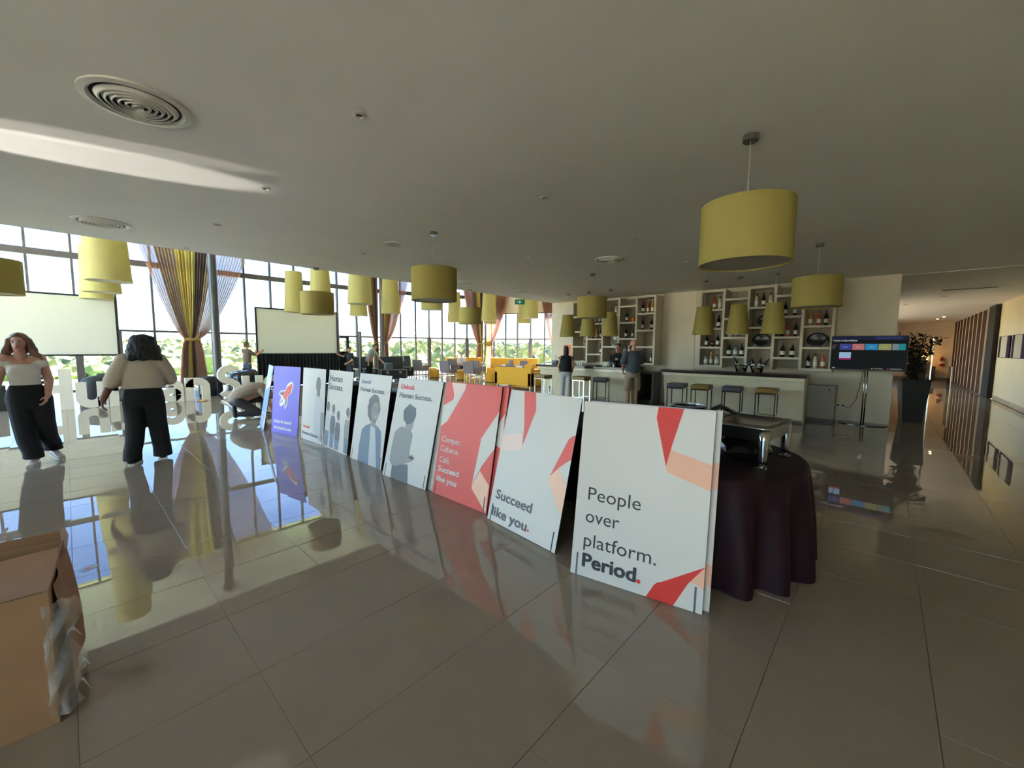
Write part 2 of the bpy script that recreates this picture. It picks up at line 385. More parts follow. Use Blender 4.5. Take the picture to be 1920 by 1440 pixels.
# ---------------------------------------------------------------- pendant lamps
M_SHADE = mat('shade_fabric', (192, 176, 100), 0.8, var=0.06, scale=5, translucent=0.4, bump=0.05, bscale=220)
M_SHADE2 = mat('tall_shade_fabric', (222, 212, 146), 0.8, var=0.04, scale=5, translucent=0.55, bump=0.05, bscale=220)
M_DIFF = mat('lamp_diffuser', (212, 206, 190), 0.5, translucent=0.3)
M_CANOPY = mat('nickel_canopy', (150, 148, 140), 0.25, metal=0.9)
M_CORD = mat('clear_cord', (190, 186, 176), 0.4)
def lamp_proto(name, r0, r1, h, drop, ms, diff=True):
    """root at the ceiling point; shade hangs below it"""
    t = thing(name, 'pendant lamp', 'lamp')
    z1, z0 = -drop, -drop - h
    prof = [(r0, z0), (r1, z1), (r1 - 0.006, z1), (r0 - 0.006, z0), (r0, z0)]
    o = MB().lathe(prof, 48, cap=False).build('lamp_shade', ms, t); smooth_by_angle(o)
    if diff:
        MB().lathe([(r0 - 0.008, z0 + 0.012), (r0 - 0.008, z0 + 0.018)], 40).build('diffuser', M_DIFF, t)
    b = MB()
    for k in range(3):
        a = 2 * math.pi * k / 3; b.tube([(0, 0, z1 - 0.02), ((r1 - 0.006) * math.cos(a), (r1 - 0.006) * math.sin(a), z1 - 0.02)], 0.004, 6)
    b.build('shade_spider', M_CANOPY, t)
    MB().tube([(0, 0, z1 - 0.02), (0, 0, -0.02)], 0.003, 6).build('cord', M_CORD, t)
    MB().lathe([(0.05, -0.045), (0.055, -0.04), (0.055, 0.0)], 20).build('canopy', M_CANOPY, t)
    return t
pd = lamp_proto('drum_pendant', 0.315, 0.315, 0.44, 0.498, M_SHADE)
drums = [((3.53, 0.84), 'large drum pendant closest to the camera, upper right, mustard fabric'), ((7.70, 0.82), 'mustard drum pendant in front of the right wine shelf, above the television side'),
         ((3.54, 4.72), 'mustard drum pendant hanging alone in the middle of the room with long cord'), ((7.67, 4.70), 'mustard drum pendant just in front of three cone lamps of the left bar'),
         ((7.65, 8.58), 'small-looking mustard drum pendant far back before the striped corner curtains'), ((3.53, 8.62), 'mustard drum pendant overlapping the top edge of the middle projection screen'),
         ((-0.63, 8.62), 'mustard drum pendant cut off by the left picture edge')]
for k, ((x, y), lb) in enumerate(drums):
    if k == 0: pd.location = (x, y, ZC); tag(pd, lb, 'lamp', 'drum pendants under the low ceiling')
    else: copy_tree(pd, (x, y, ZC), label=lb, group='drum pendants under the low ceiling')
pc = lamp_proto('cone_pendant', 0.23, 0.155, 0.64, 0.61, M_SHADE)
cones = [((10.02, 3.15), 'left cone pendant of the three over the right bar'), ((10.02, 2.43), 'middle cone pendant of the three over the right bar'), ((10.02, 1.76), 'right cone pendant of the three over the right bar'),
         ((10.04, 6.96), 'left cone pendant of the three over the left bar'), ((10.04, 6.26), 'middle cone pendant of the three over the left bar'), ((10.04, 5.57), 'right cone pendant of the three over the left bar')]
for k, ((x, y), lb) in enumerate(cones):
    if k == 0: pc.location = (x, y, ZC); tag(pc, lb, 'lamp', 'cone pendants over the bars')
    else: copy_tree(pc, (x, y, ZC), label=lb, group='cone pendants over the bars')
pt = lamp_proto('tall_pendant', 0.365, 0.285, 1.53, 6.85 - 4.41, M_SHADE2)
talls = [((0.70, 12.0), 'nearest and largest of three tall pale shades hanging before the left screen'), ((0.72, 14.7), 'middle of three tall pale shades hanging before the left screen'), ((0.71, 17.0), 'rearmost and lowest-looking of three tall pale shades before the left screen'),
         ((6.10, 17.0), 'tall slim shade with visible top, left above the middle projection screen'), ((6.10, 14.6), 'tall shade partly hidden behind the drum pendant at the middle screen'), ((6.25, 12.1), 'tall wide shade left of the second striped curtain, upper of two'),
         ((8.60, 16.8), 'tall shade low behind another, left of the second striped curtain'), ((8.78, 14.55), 'tall shade hanging in front of the second striped curtain'), ((8.80, 11.9), 'tall shade whose rim peeps out below the middle drum pendant'),
         ((13.85, 16.75), 'tall slim shade to the right of the middle drum pendant, far back'), ((14.25, 14.6), 'tall shade before the corner curtains beside the green exit sign'), ((14.10, 11.78), 'right and nearer of two tall shades left of the bar wall'),
         ((16.05, 16.33), 'tall shade rim showing just below the one at the exit sign'), ((16.65, 14.35), 'left and farther of two tall shades left of the bar wall')]
for k, ((x, y), lb) in enumerate(talls):
    if k == 0: pt.location = (x, y, 6.85); tag(pt, lb, 'lamp', 'tall shades in the window atrium')
    else: copy_tree(pt, (x, y, 6.85), label=lb, group='tall shades in the window atrium')

# ---------------------------------------------------------------- ceiling fixtures
M_WHT = mat('white_metal', (214, 210, 200), 0.4)
M_DARK = mat('dark_recess', (40, 38, 36), 0.7)
def diffuser(name, x, y, r, label, rings=6):
    t = thing(name, label, 'vent', (x, y, ZC), group='round ceiling air diffusers')
    o = MB().lathe([(r, 0.0), (r, -0.012), (r * 0.86, -0.018), (r * 0.80, -0.004), (r * 0.80, 0.0)], 48, cap=False).build('rim', M_WHT, t); smooth_by_angle(o)
    MB().lathe([(r * 0.8, -0.001), (0.0, -0.001)], 32, cap=False).build('backing', M_DARK, t)
    for k in range(rings):
        a = r * (0.74 - 0.125 * k)
        if a < 0.02: break
        o = MB().lathe([(a, -0.006 - 0.003 * k), (a * 0.9, -0.026 - 0.002 * k), (a * 0.86, -0.026 - 0.002 * k), (max(0.003, a * 0.96 - 0.012), -0.006 - 0.003 * k)], 40, cap=False).build('ring', M_WHT, t); smooth_by_angle(o)
    return t
diffuser('air_diffuser', 0.42, 3.74, 0.285, 'large round ceiling diffuser with concentric rings, closest, upper left')
diffuser('air_diffuser', 0.417, 7.65, 0.285, 'round ceiling diffuser near the left window edge above the tall shades')
diffuser('air_diffuser', 6.66, 3.72, 0.285, 'round ceiling diffuser in front of the bar shelves, right of centre')
diffuser('air_diffuser', 6.69, 7.66, 0.285, 'round ceiling diffuser just right of the middle drum pendant')
diffuser('air_diffuser', 8.67, 7.6, 0.20, 'small distant round ceiling diffuser near the exit sign', 4)
t = thing('speaker_grille', 'flat round ceiling speaker left of the middle drum pendant cord', 'ceiling speaker', (3.53, 5.70, ZC))
MB().lathe([(0.14, 0), (0.14, -0.01), (0.115, -0.012)], 36, cap=False).build('rim', M_WHT, t)
MB().lathe([(0.116, -0.006), (0.0, -0.006)], 32, cap=False).build('grille', mat('speaker_mesh', (196, 192, 182), 0.5, bump=0.3, bscale=400), t)
M_DL = mat('downlight_trim', (200, 196, 186), 0.35, metal=0.3)
def small_fixture(name, label, cat, x, y, z=ZC, r=0.045, grp='small ceiling spots'):
    t = thing(name, label, cat, (x, y, z), group=grp)
    MB().lathe([(r, 0), (r, -0.008), (r * 0.62, -0.014), (r * 0.55, -0.004), (r * 0.55, 0)], 24, cap=False).build('trim_ring', M_DL, t)
    MB().lathe([(r * 0.55, -0.003), (0, -0.006)], 16, cap=False).build('lens', mat('spot_lens', (70, 68, 64), 0.2), t)
for x, y, lb in ((1.455, 2.763, 'recessed ceiling spot nearest the camera, top of picture'), (1.458, 4.709, 'recessed ceiling spot at the tip of the light streak'), (1.447, 6.60, 'recessed ceiling spot right of the window-side diffuser'),
                 (3.51, 2.764, 'recessed ceiling spot between the middle drum and the big drum pendants'), (5.64, 2.77, 'recessed ceiling spot left of the big near drum pendant'), (1.442, 8.553, 'recessed ceiling spot at the ceiling edge above the first curtain'),
                 (3.516, 6.64, 'recessed ceiling spot left of the flat ceiling speaker'), (5.554, 4.677, 'recessed ceiling spot right of the middle drum pendant'), (5.6, 6.64, 'recessed ceiling spot behind the middle drum pendant'), (7.7, 2.77, 'recessed ceiling spot above the right bar stools')):
    small_fixture('ceiling_spot', lb, 'spotlight', x, y)
for x, y, lb in ((17.0, -1.15, 'small dark ceiling sensor in the corridor near the slot vent'), (19.3, -0.42, 'small dark ceiling sensor by the corridor corner')):
    small_fixture('ceiling_sensor', lb, 'sensor', x, y, 3.13, 0.07, 'corridor ceiling sensors')
t = thing('slot_vent', 'long dark slot air vent in the corridor ceiling', 'vent', (15.25, -1.45, 3.13))
MB().box(-0.07, 0.07, -0.48, 0.48, -0.008, 0.0).build('frame', M_WHT, t)
for k in (-1, 0, 1): MB().box(0.04 * k - 0.012, 0.04 * k + 0.012, -0.46, 0.46, -0.014, -0.008).build('slot', M_DARK, t)
for x, y, lb in ((28.2, -1.75, 'left lit halogen spot at the end of the corridor'), (26.6, -1.85, 'right lit halogen spot at the end of the corridor')):
    t = thing('corridor_spot', lb, 'spotlight', (x, y, 3.13), group='lit corridor spots')
    MB().lathe([(0.06, 0), (0.06, -0.03), (0.045, -0.035)], 16).build('housing', M_WHT, t)
    MB().lathe([(0.04, -0.036), (0.0, -0.04)], 16, cap=False).build('bulb', mat('warm_bulb', (255, 205, 120), 0.4, emit=14.0), t)
t = thing('exit_sign', 'green emergency exit sign hanging at the ceiling edge near the far curtains', 'sign', (9.93, 8.75, 0))
M_EXIT = mat('exit_green', (8, 120, 92), 0.4)
MB().box(-0.16, 0.16, -0.012, 0.012, 2.955, 3.115).build('panel', M_EXIT, t, rot=(0, 0, R(-50)))
b = MB()
for s in (-0.13, 0.13): b.tube([(s * math.cos(R(-50)), s * math.sin(R(-50)), 3.11), (s * math.cos(R(-50)), s * math.sin(R(-50)), ZC)], 0.004, 6)
b.build('bracket', M_CANOPY, t)
MB().prism([(-0.10, 3.03), (-0.02, 3.03), (-0.02, 2.99), (0.05, 3.035), (-0.02, 3.08), (-0.02, 3.045), (-0.10, 3.045)], -0.0135, -0.0125).build('arrow', mat('sign_white', (225, 235, 228), 0.5), t, rot=(0, 0, R(-50)))

# ---------------------------------------------------------------- curtains
MC = {'sheer': mat('curtain_sheer', (204, 160, 138), 0.8, var=0.3, scale=9, stretch=(6, 6, 0.2), translucent=0.5, clear=0.26),
      'taupe': mat('curtain_taupe', (184, 156, 138), 0.8, var=0.10, scale=9, stretch=(6, 6, 0.2), translucent=0.55),
      'yellow': mat('curtain_yellow', (230, 212, 132), 0.8, var=0.06, scale=9, stretch=(6, 6, 0.2), translucent=0.6),
      'gold': mat('curtain_gold', (200, 168, 92), 0.8, var=0.08, scale=9, stretch=(6, 6, 0.2), translucent=0.55),
      'dark': mat('curtain_dark', (112, 88, 82), 0.8, var=0.10, scale=9, stretch=(6, 6, 0.2), translucent=0.4)}
def curtain(label, o0, ang, xl, xr, tl, tr, bl, br, stripes, ztop=6.8, ztie=1.8, folds=30, y=0.0, pw=0.72, seed=0):
    """o0, ang: a frame along the glazing; x extents at top, tie and bottom; stripes: (material, weight)"""
    t = thing('tieback_curtain', label, 'curtain', (o0[0], o0[1], 0), ang, 'striped tied-back window curtains')
    rg = random.Random(seed); tot = sum(q[1] for q in stripes); s0 = 0.0
    zsu = [ztop - (ztop - ztie) * k / 26 for k in range(27)]; zsd = [ztie * (1 - k / 9) + 0.015 for k in range(1, 10)]
    ph = rg.random() * 6
    def pt(s, z):
        if z >= ztie: k = ((z - ztie) / (ztop - ztie)); g = k ** pw; L, Rr = tl + (xl - tl) * g, tr + (xr - tr) * g; am = 0.035 + 0.075 * min(1, k * 3)
        else: k = (ztie - z) / ztie; g = k ** 0.55; L, Rr = tl + (bl - tl) * g, tr + (br - tr) * g; am = 0.035 + 0.05 * g
        x = L + (Rr - L) * s
        f = math.sin(2 * math.pi * folds * s + ph + 0.6 * math.sin(9 * s)) 
        return (x + 0.012 * math.cos(2 * math.pi * folds * s), y - am * f - 0.02 * math.sin(17 * s + ph), z)
    for mname, wgt in stripes:
        s1 = s0 + wgt / tot; nseg = max(4, int(folds * (s1 - s0) * 8))
        rows = [[pt(s0 + (s1 - s0) * k / nseg, z) for k in range(nseg + 1)] for z in zsu + zsd]
        MB().grid(rows).build('curtain_panel', MC[mname], t, smooth=True); s0 = s1
    rows = []
    for dz in (-0.05, 0.05):
        rows.append([((tl + tr) / 2 + (abs(tr - tl) / 2 + 0.04) * math.cos(a), y + 0.11 * math.sin(a), ztie + dz) for a in [2 * math.pi * k / 24 for k in range(24)]])
    MB().grid(rows, close_u=True).build('tie_band', MC['gold'], t, smooth=True)
    return t
curtain('large striped curtain tied back beside the dark round pillar near the cream-jumper woman', (0, 19.72), 0, 1.55, 5.85, 3.10, 3.55, 2.86, 3.76,
        [('sheer', 0.55), ('taupe', 0.75), ('yellow', 0.18), ('gold', 0.2), ('yellow', 0.14), ('gold', 0.16), ('yellow', 0.12), ('dark', 0.5), ('taupe', 0.3), ('sheer', 1.5)], folds=34, seed=1)
curtain('taupe curtain gathered left of the second column', (0, 19.72), 0, 10.25, 11.15, 10.92, 11.12, 10.85, 11.16, [('sheer', 0.2), ('taupe', 1.0), ('dark', 0.12), ('taupe', 0.3)], folds=12, seed=2)
a2 = math.atan2(17.9 - 20.0, 17.2 - 11.2)
n2 = Vector((math.sin(a2), -math.cos(a2), 0)) * 0.28
curtain('yellow-edged sheer curtain gathered right of the second column', (11.2 + n2.x, 20 + n2.y), a2, 0.28, 2.05, 0.28, 0.52, 0.20, 0.62, [('yellow', 0.45), ('gold', 0.3), ('taupe', 0.5), ('sheer', 1.3)], folds=20, seed=3)
curtain('striped curtain left of the far window corner, hanging behind the sofas', (11.2 + n2.x, 20 + n2.y), a2, 4.45, 6.05, 5.72, 6.02, 5.60, 6.06, [('sheer', 0.9), ('taupe', 0.5), ('yellow', 0.4), ('dark', 0.4)], folds=20, seed=4)
n3 = Vector((math.sin(a3), -math.cos(a3), 0)) * 0.30
curtain('yellow striped curtain right of the far window corner', (17.2 + n3.x, 17.9 + n3.y), a3, 0.15, 2.2, 0.18, 0.55, 0.10, 0.65, [('dark', 0.3), ('yellow', 0.5), ('gold', 0.3), ('yellow', 0.3), ('sheer', 1.3)], folds=20, seed=5)
curtain('narrow yellow curtain hanging at the left end of the bar wall', (17.2 + n3.x, 17.9 + n3.y), a3, 3.2, 5.1, 4.35, 4.75, 4.35, 4.85, [('sheer', 0.9), ('taupe', 0.3), ('yellow', 0.9)], folds=18, ztie=1.6, seed=6)

# ---------------------------------------------------------------- columns
t = thing('round_column', 'dark steel round column in front of the first striped curtain', 'column', (3.38, 16.35, 0))
M_COLUMN = mat('column_steel', (74, 74, 76), 0.35, metal=0.3)
o = MB().lathe([(0.125, 0.0), (0.125, 6.62)], 32).build('shaft', M_COLUMN, t); smooth_by_angle(o)
MB().lathe([(0.125, 6.62), (0.19, 6.72), (0.19, 6.85)], 32).build('capital', M_COLUMN, t)
MB().lathe([(0.20, 0.0), (0.20, 0.02), (0.14, 0.035)], 32).build('base_plate', M_COLUMN, t)
t = thing('round_column', 'brown round column between the second pair of curtains', 'column', (11.24, 19.48, 0))
o = MB().lathe([(0.12, 0.0), (0.12, 6.85)], 28).build('shaft', mat('column_brown', (96, 84, 80), 0.4), t); smooth_by_angle(o)
MB().lathe([(0.18, 0.0), (0.18, 0.02), (0.13, 0.035)], 28).build('base_plate', M_COLUMN, t)

# ---------------------------------------------------------------- projection screens
M_SCREEN = mat('projection_cloth', (226, 222, 208), 0.7, translucent=0.42)
M_BLACKF = mat('black_frame', (22, 21, 24), 0.45)
M_VELVET = mat('black_velvet', (10, 9, 12), 0.9, bump=0.2, bscale=30)
def screen(label, x0, x1, z0, z1, y, skirt):
    t = thing('projection_screen', label, 'screen', ((x0 + x1) / 2, y, 0)); hw = (x1 - x0) / 2
    MB().box(-hw, hw, -0.02, -0.012, z0, z1).build('screen_cloth', M_SCREEN, t)
    f = 0.05
    MB().box(-hw - f, hw + f, -0.03, 0.03, z1, z1 + f).build('top_frame', M_BLACKF, t); MB().box(-hw - f, hw + f, -0.03, 0.03, z0 - f, z0).build('bottom_frame', M_BLACKF, t)
    for s in (-1, 1):
        MB().box(s * hw if s > 0 else -hw - f, hw + f if s > 0 else -hw, -0.03, 0.03, z0, z1).build('side_frame', M_BLACKF, t)
        MB().box(s * hw - 0.03, s * hw + 0.03, 0.03, 0.09, 0.0, z1).box(s * hw - 0.03, s * hw + 0.03, -0.45, 0.6, 0.0, 0.04).build('leg', M_BLACKF, t)
    if skirt:
        rows = []
        for z in (0.02, 0.4, 0.8, z0 - 0.03): rows.append([(-hw - 0.05 + (2 * hw + 0.1) * k / 160, -0.06 - 0.035 * math.sin(k * 0.9) * (1.2 - z / z0), z) for k in range(161)])
        MB().grid(rows).build('skirt', M_VELVET, t, smooth=True)
    return t
screen('white projection screen at the left picture edge behind the woman in the white top', -1.91, 1.09, 1.28, 2.966, 17.45, False)
screen('white projection screen with black velvet skirt in the middle of the window wall', 4.90, 7.90, 1.28, 2.966, 17.45, True)
t = thing('drape_stand', 'black drape support standing at the right end of the middle screen', 'stand', (8.40, 17.5, 0))
MB().box(-0.05, 0.05, -0.05, 0.05, 0, 2.0).box(-0.35, 0.05, -0.05, 0.05, 1.93, 2.03).box(-0.3, 0.3, -0.25, 0.25, 0, 0.03).build('frame', M_BLACKF, t)
rows = [[(-0.42 + 0.5 * k / 40, -0.08 - 0.03 * math.sin(k * 1.1), z) for k in range(41)] for z in (0.02, 0.7, 1.35)]
MB().grid(rows).build('drape', M_VELVET, t, smooth=True)

# ---------------------------------------------------------------- big white letters
M_LET = mat('letter_foam', (214, 208, 194), 0.6, var=0.02)
def ribbon(b, path, w, d0, d1):
    P = [Vector((q[0], q[1])) for q in path]; A = []; B = []
    for i, p in enumerate(P):
        d = (P[min(i + 1, len(P) - 1)] - P[max(i - 1, 0)]).normalized(); nrm = Vector((-d.y, d.x)) * w / 2; A.append(p + nrm); B.append(p - nrm)
    for i in range(len(P) - 1): b.prism([tuple(A[i]), tuple(A[i + 1]), tuple(B[i + 1]), tuple(B[i])], d0, d1)
def arc(cx, cz, rx, rz, a0, a1, n=14): return [(cx + rx * math.cos(R(a0 + (a1 - a0) * k / n)), cz + rz * math.sin(R(a0 + (a1 - a0) * k / n))) for k in range(n + 1)]
W_ = 0.20; XH = 0.645; CAP = 0.98; D0, D1 = -0.07, 0.07
def L_H(b): b.box(0, .22, D0, D1, 0, CAP).box(.5, .72, D0, D1, 0, CAP).box(.22, .5, D0, D1, .40, .60)
def L_u(b):
    b.box(.37, .56, D0, D1, 0, XH); ribbon(b, [(.095, XH), (.095, .26)] + arc(.275, .26, .18, .165, 180, 360)[1:], .19, D0, D1)
def L_n(b):
    b.box(0, .19, D0, D1, 0, XH); ribbon(b, arc(.285, .385, .19, .165, 180, 0) + [(.475, 0)], .19, D0, D1)
def L_m(b):
    b.box(0, .18, D0, D1, 0, XH); ribbon(b, arc(.26, .40, .17, .155, 180, 0) + [(.43, 0)], .18, D0, D1); ribbon(b, arc(.60, .40, .17, .155, 180, 0) + [(.77, 0)], .18, D0, D1)
def L_a(b):
    ribbon(b, arc(.23, .40, .17, .155, 160, 0) + [(.40, 0)], .18, D0, D1); ribbon(b, arc(.22, .20, .13, .115, 0, 360, 20), .17, D0, D1)
def L_S(b):
    ribbon(b, arc(.31, .70, .20, .185, 30, 250, 18) + [(.36, .49)] + arc(.31, .285, .20, .19, 62, -150, 18), .19, D0, D1)
def L_c(b): ribbon(b, arc(.27, .32, .185, .225, 55, 305, 20), .19, D0, D1)
def L_e(b):
    ribbon(b, arc(.27, .32, .185, .225, 0, 310, 22), .18, D0, D1); b.box(.15, .45, D0, D1, .27, .39)
def L_s(b):
    ribbon(b, arc(.22, .46, .13, .105, 40, 250, 14) + arc(.22, .19, .13, .105, 70, -140, 14), .15, D0, D1)
for nm, fn, x, lb in (('H', L_H, -.655, 'white foam letter H partly hidden behind the woman in the white top'), ('u', L_u, .105, 'white foam letter u between the two standing women'), ('m', L_m, .68, 'white foam letter m mostly hidden behind the woman in the cream jumper'),
                      ('a', L_a, 1.68, 'white foam letter a just right of the woman in the cream jumper'), ('n', L_n, 2.21, 'white foam letter n left of the capital S'), ('S', L_S, 2.96, 'white foam capital letter S beside the crouching man'),
                      ('u', L_u, 3.60, 'white foam letter u behind the crouching man'), ('c', L_c, 4.18, 'first white foam letter c behind the blue board'), ('c', L_c, 4.68, 'second white foam letter c hidden behind the boards')):
    b = MB(); fn(b); o = b.build('letter_' + nm.lower(), M_LET, None, (x, 14.5, 0)); tag(o, lb, 'letter', 'big white letters on the floor')
# ---------------------------------------------------------------- printed boards
BW, BH = 0.85, 1.21
K_ = mat('print_black', (26, 26, 28), 0.5); KG = mat('print_charcoal', (86, 86, 92), 0.5); KB = mat('print_slate_blue', (118, 124, 152), 0.5)
RED = mat('print_red', (212, 30, 14), 0.5); CORAL = mat('print_coral', (226, 92, 84), 0.5); CORALT = mat('print_coral_text', (226, 76, 70), 0.5)
PEACH = mat('print_peach', (236, 176, 148), 0.5); PINK = mat('print_pale_pink', (236, 206, 196), 0.5); LPEACH = mat('print_light_peach', (244, 196, 170), 0.5)
WH = mat('print_white', (218, 212, 204), 0.5); PURPLE = mat('print_purple', (104, 92, 196), 0.5); BLUE = mat('print_light_blue', (126, 160, 206), 0.5)
PALE = mat('print_pale_blue', (184, 208, 222), 0.5); GREYH = mat('print_grey_hair', (112, 110, 112), 0.5); GREYS = mat('print_grey_skin', (158, 148, 146), 0.5); GREYL = mat('print_light_grey', (196, 196, 198), 0.5)
COAT = mat('print_blue_grey', (116, 132, 150), 0.5); SWEAT = mat('print_grey_beige', (150, 146, 146), 0.5); DKG = mat('print_dark_grey', (96, 98, 106), 0.5)
BOARD_EDGE = mat('board_edge', (34, 32, 32), 0.6); BOARD_WHITE = mat('board_white', (210, 204, 198), 0.45); BOARD_CREAM = mat('board_cream', (206, 188, 150), 0.5)
def board(label, L_, R_, lean, front, th=0.012, shift=0.0):
    """L_, R_: floor points of the front bottom corners (left and right as seen)"""
    dx, dy = R_[0] - L_[0], R_[1] - L_[1]; rz = math.atan2(dy, dx); a = R(lean)
    t = thing('printed_board', label, 'board', ((L_[0] + R_[0]) / 2, (L_[1] + R_[1]) / 2, th * math.sin(a) + 0.001), rz, 'printed boards leaning in a row', rx=-a)
    MB().box(-BW / 2, BW / 2, 0.002, th, 0, BH).build('core', BOARD_EDGE if th < 0.03 else BOARD_WHITE, t)
    MB().box(-BW / 2, BW / 2, 0.0, 0.002, 0, BH).build('face', front, t)
    return t
LAY = [0]
def art(t, name, pts, m, lift=1):
    pts = [(max(-BW / 2, min(BW / 2, u)), max(0, min(BH, v))) for u, v in pts]
    return MB().prism(pts, -0.0004 * lift, 0.0).build(name, m, t)
def bars(t, m=K_, left=True):
    for s in ((-1, 1) if left else (1,)): MB().box(s * 0.382 - 0.006, s * 0.382 + 0.006, -0.0012, 0, 0, 0.15).build('edge_mark', m, t)
def word(t, s, u, v, w_, h, m, bold=0.0): return put_text(s, w_, h, u, v, -0.002, m, t, bold)

# 1 nearest: people over platform
q = board('twin of the nearest white board, stacked behind it and shifted right', (2.362, 1.512), (2.509, 0.676), 9.25, BOARD_WHITE)
art(q, 'ribbon_peach', [(.3, .915), (.425, .884), (.425, .727), (.3, .76)], PEACH); art(q, 'ribbon_peach', [(.38, .277), (.425, .277), (.425, .139), (.40, .158)], PEACH)
t = board('nearest white board reading "People over platform. Period." with red ribbons', (2.308, 1.536), (2.455, 0.699), 9.25, BOARD_WHITE)
art(t, 'ribbon_red', [(.088, BH), (.243, BH), (.184, .958), (.16, .833), (.08, 1.139)], RED)
art(t, 'ribbon_peach', [(.184, .958), (.190, .945), (.205, .937), (.425, .884), (.425, .727), (.19, .793), (.175, .80), (.163, .815), (.160, .833)], PEACH)
art(t, 'ribbon_red', [(.097, 0), (.141, .088), (.16, .108), (.185, .119), (.425, .277), (.338, .156), (.262, 0)], RED)
art(t, 'ribbon_peach', [(.425, .277), (.425, .139), (.40, .158), (.379, .166), (.347, .162), (.338, .156)], PEACH)
word(t, 'People', -.339, .525, .363, .128, K_); word(t, 'over', -.344, .372, .236, .128, K_); word(t, 'platform.', -.344, .207, .489, .128, K_)
word(t, 'Period', -.345, .069, .373, .128, K_, 0.005)
MB().lathe([(0.0135, 0), (0.0135, 0.0012)], 20, M=Matrix.Translation((.045, 0, .078)) @ Matrix.Rotation(R(90), 4, 'X')).build('red_dot', RED, t)
bars(t, KG)
# 2 succeed like you
t = board('white board reading "Succeed like you." second nearest, leaning further back', (2.537, 2.615), (2.438, 1.767), 13.75, BOARD_WHITE)
art(t, 'ribbon_red', [(-.243, BH), (-.094, BH), (-.053, 1.058), (-.142, .724), (-.164, .9)], CORAL)
art(t, 'ribbon_pink', [(-.425, .776), (-.169, .842), (-.15, .72), (-.141, .695), (-.425, .626)], PINK)
art(t, 'ribbon_red', [(.425, .915), (.39, .90), (.363, .874), (.236, .55), (.319, .64), (.425, .727)], CORAL)
art(t, 'ribbon_peach', [(.321, .638), (.234, .544), (.230, .528), (.234, .512), (.413, .282), (.425, .30), (.425, .514), (.343, .603)], LPEACH)
word(t, 'Succeed', -.362, .209, .473, .115, KG, 0.004); word(t, 'like you', -.377, .052, .466, .115, KG, 0.004)
MB().lathe([(0.012, 0), (0.012, 0.0012)], 20, M=Matrix.Translation((.107, 0, .066)) @ Matrix.Rotation(R(90), 4, 'X')).build('red_dot', CORALT, t)
bars(t)
board('cream-backed board tucked behind the "Succeed like you." board', (2.565, 2.64), (2.466, 1.79), 13.75, BOARD_CREAM)
# 3 red stack
for k, off in ((2, 0.05), (1, 0.026)):
    q = board('middle board of the red stack' if k == 1 else 'rearmost board of the red stack', (2.599 + off, 3.50 - 0.03 * k), (2.597 + off, 2.655 - 0.03 * k), 10.25, CORAL)
    art(q, 'ribbon_white', [(.411, .954), (.229, .688), (.425, .62)], WH)
t = board('coral red board reading "Camper. Cabana. Café. Succeed like you"', (2.599, 3.538), (2.597, 2.692), 10.25, CORAL)
art(t, 'ribbon_pink', [(-.334, BH), (-.101, BH), (-.101, 1.154), (-.18, 1.099), (-.27, 1.034), (-.271, 1.084)], PINK)
art(t, 'ribbon_white', [(-.425, .948), (-.30, 1.012), (-.27, 1.034), (-.18, 1.099), (-.101, 1.154), (-.327, .789), (-.425, .717)], WH)
art(t, 'ribbon_white', [(.425, .972), (.411, .954), (.229, .688), (.181, .23), (.267, .386), (.28, .422), (.413, .602), (.425, .615)], WH)
art(t, 'ribbon_peach', [(.27, .374), (.18, .216), (.188, .179), (.415, .005), (.412, .264)], LPEACH)
word(t, 'Camper.', -.375, .566, .325, .088, WH); word(t, 'Cabana.', -.376, .464, .309, .088, WH); word(t, 'Café.', -.368, .346, .18, .088, WH)
word(t, 'Succeed', -.371, .248, .341, .084, WH, 0.003); word(t, 'like you', -.377, .143, .331, .084, WH, 0.003); bars(t)
def head(t, cx, cz, rx, rz, m, lift=1, n=20, rough=0.0, name='portrait_hair', seed=1):
    rg = random.Random(seed)
    return art(t, name, [(cx + rx * (1 + rough * rg.uniform(-1, 1)) * math.cos(2 * math.pi * k / n), cz + rz * (1 + rough * rg.uniform(-1, 1)) * math.sin(2 * math.pi * k / n)) for k in range(n)], m, lift)
# 4 unlock
t = board('white board reading "Unlock Human Success." with a curly-haired person in grey jumper', (2.548, 4.48), (2.577, 3.634), 13.0, BOARD_WHITE)
word(t, 'Unlock', -.356, 1.083, .276, .085, CORALT, 0.003); word(t, 'Human Success.', -.356, .976, .638, .085, KG, 0.002)
art(t, 'portrait_trousers', [(-.25, 0), (-.262, .16), (.04, .21), (.095, 0)], DKG, 1)
art(t, 'portrait_jumper', [(-.18, .631), (-.26, .60), (-.324, .54), (-.336, .35), (-.331, .2), (-.29, .152), (-.20, .148), (-.05, .20), (.05, .235), (.032, .4), (.04, .55), (.0, .595), (-.06, .60)], SWEAT, 2)
art(t, 'portrait_hands', [(-.05, .24), (.0, .31), (.10, .33), (.125, .30), (.10, .255), (.02, .225)], GREYS, 3)
art(t, 'portrait_phone', [(.03, .29), (.05, .31), (.13, .31), (.12, .275)], K_, 4)
head(t, -.06, .665, .075, .085, GREYS, 3, name='portrait_face'); head(t, -.085, .785, .125, .115, DKG, 4, 26, 0.10, seed=4)
bars(t)
board('plain board hidden behind the "Unlock" board with only its edge showing', (2.59, 4.40), (2.62, 3.555), 12.5, BOARD_WHITE)
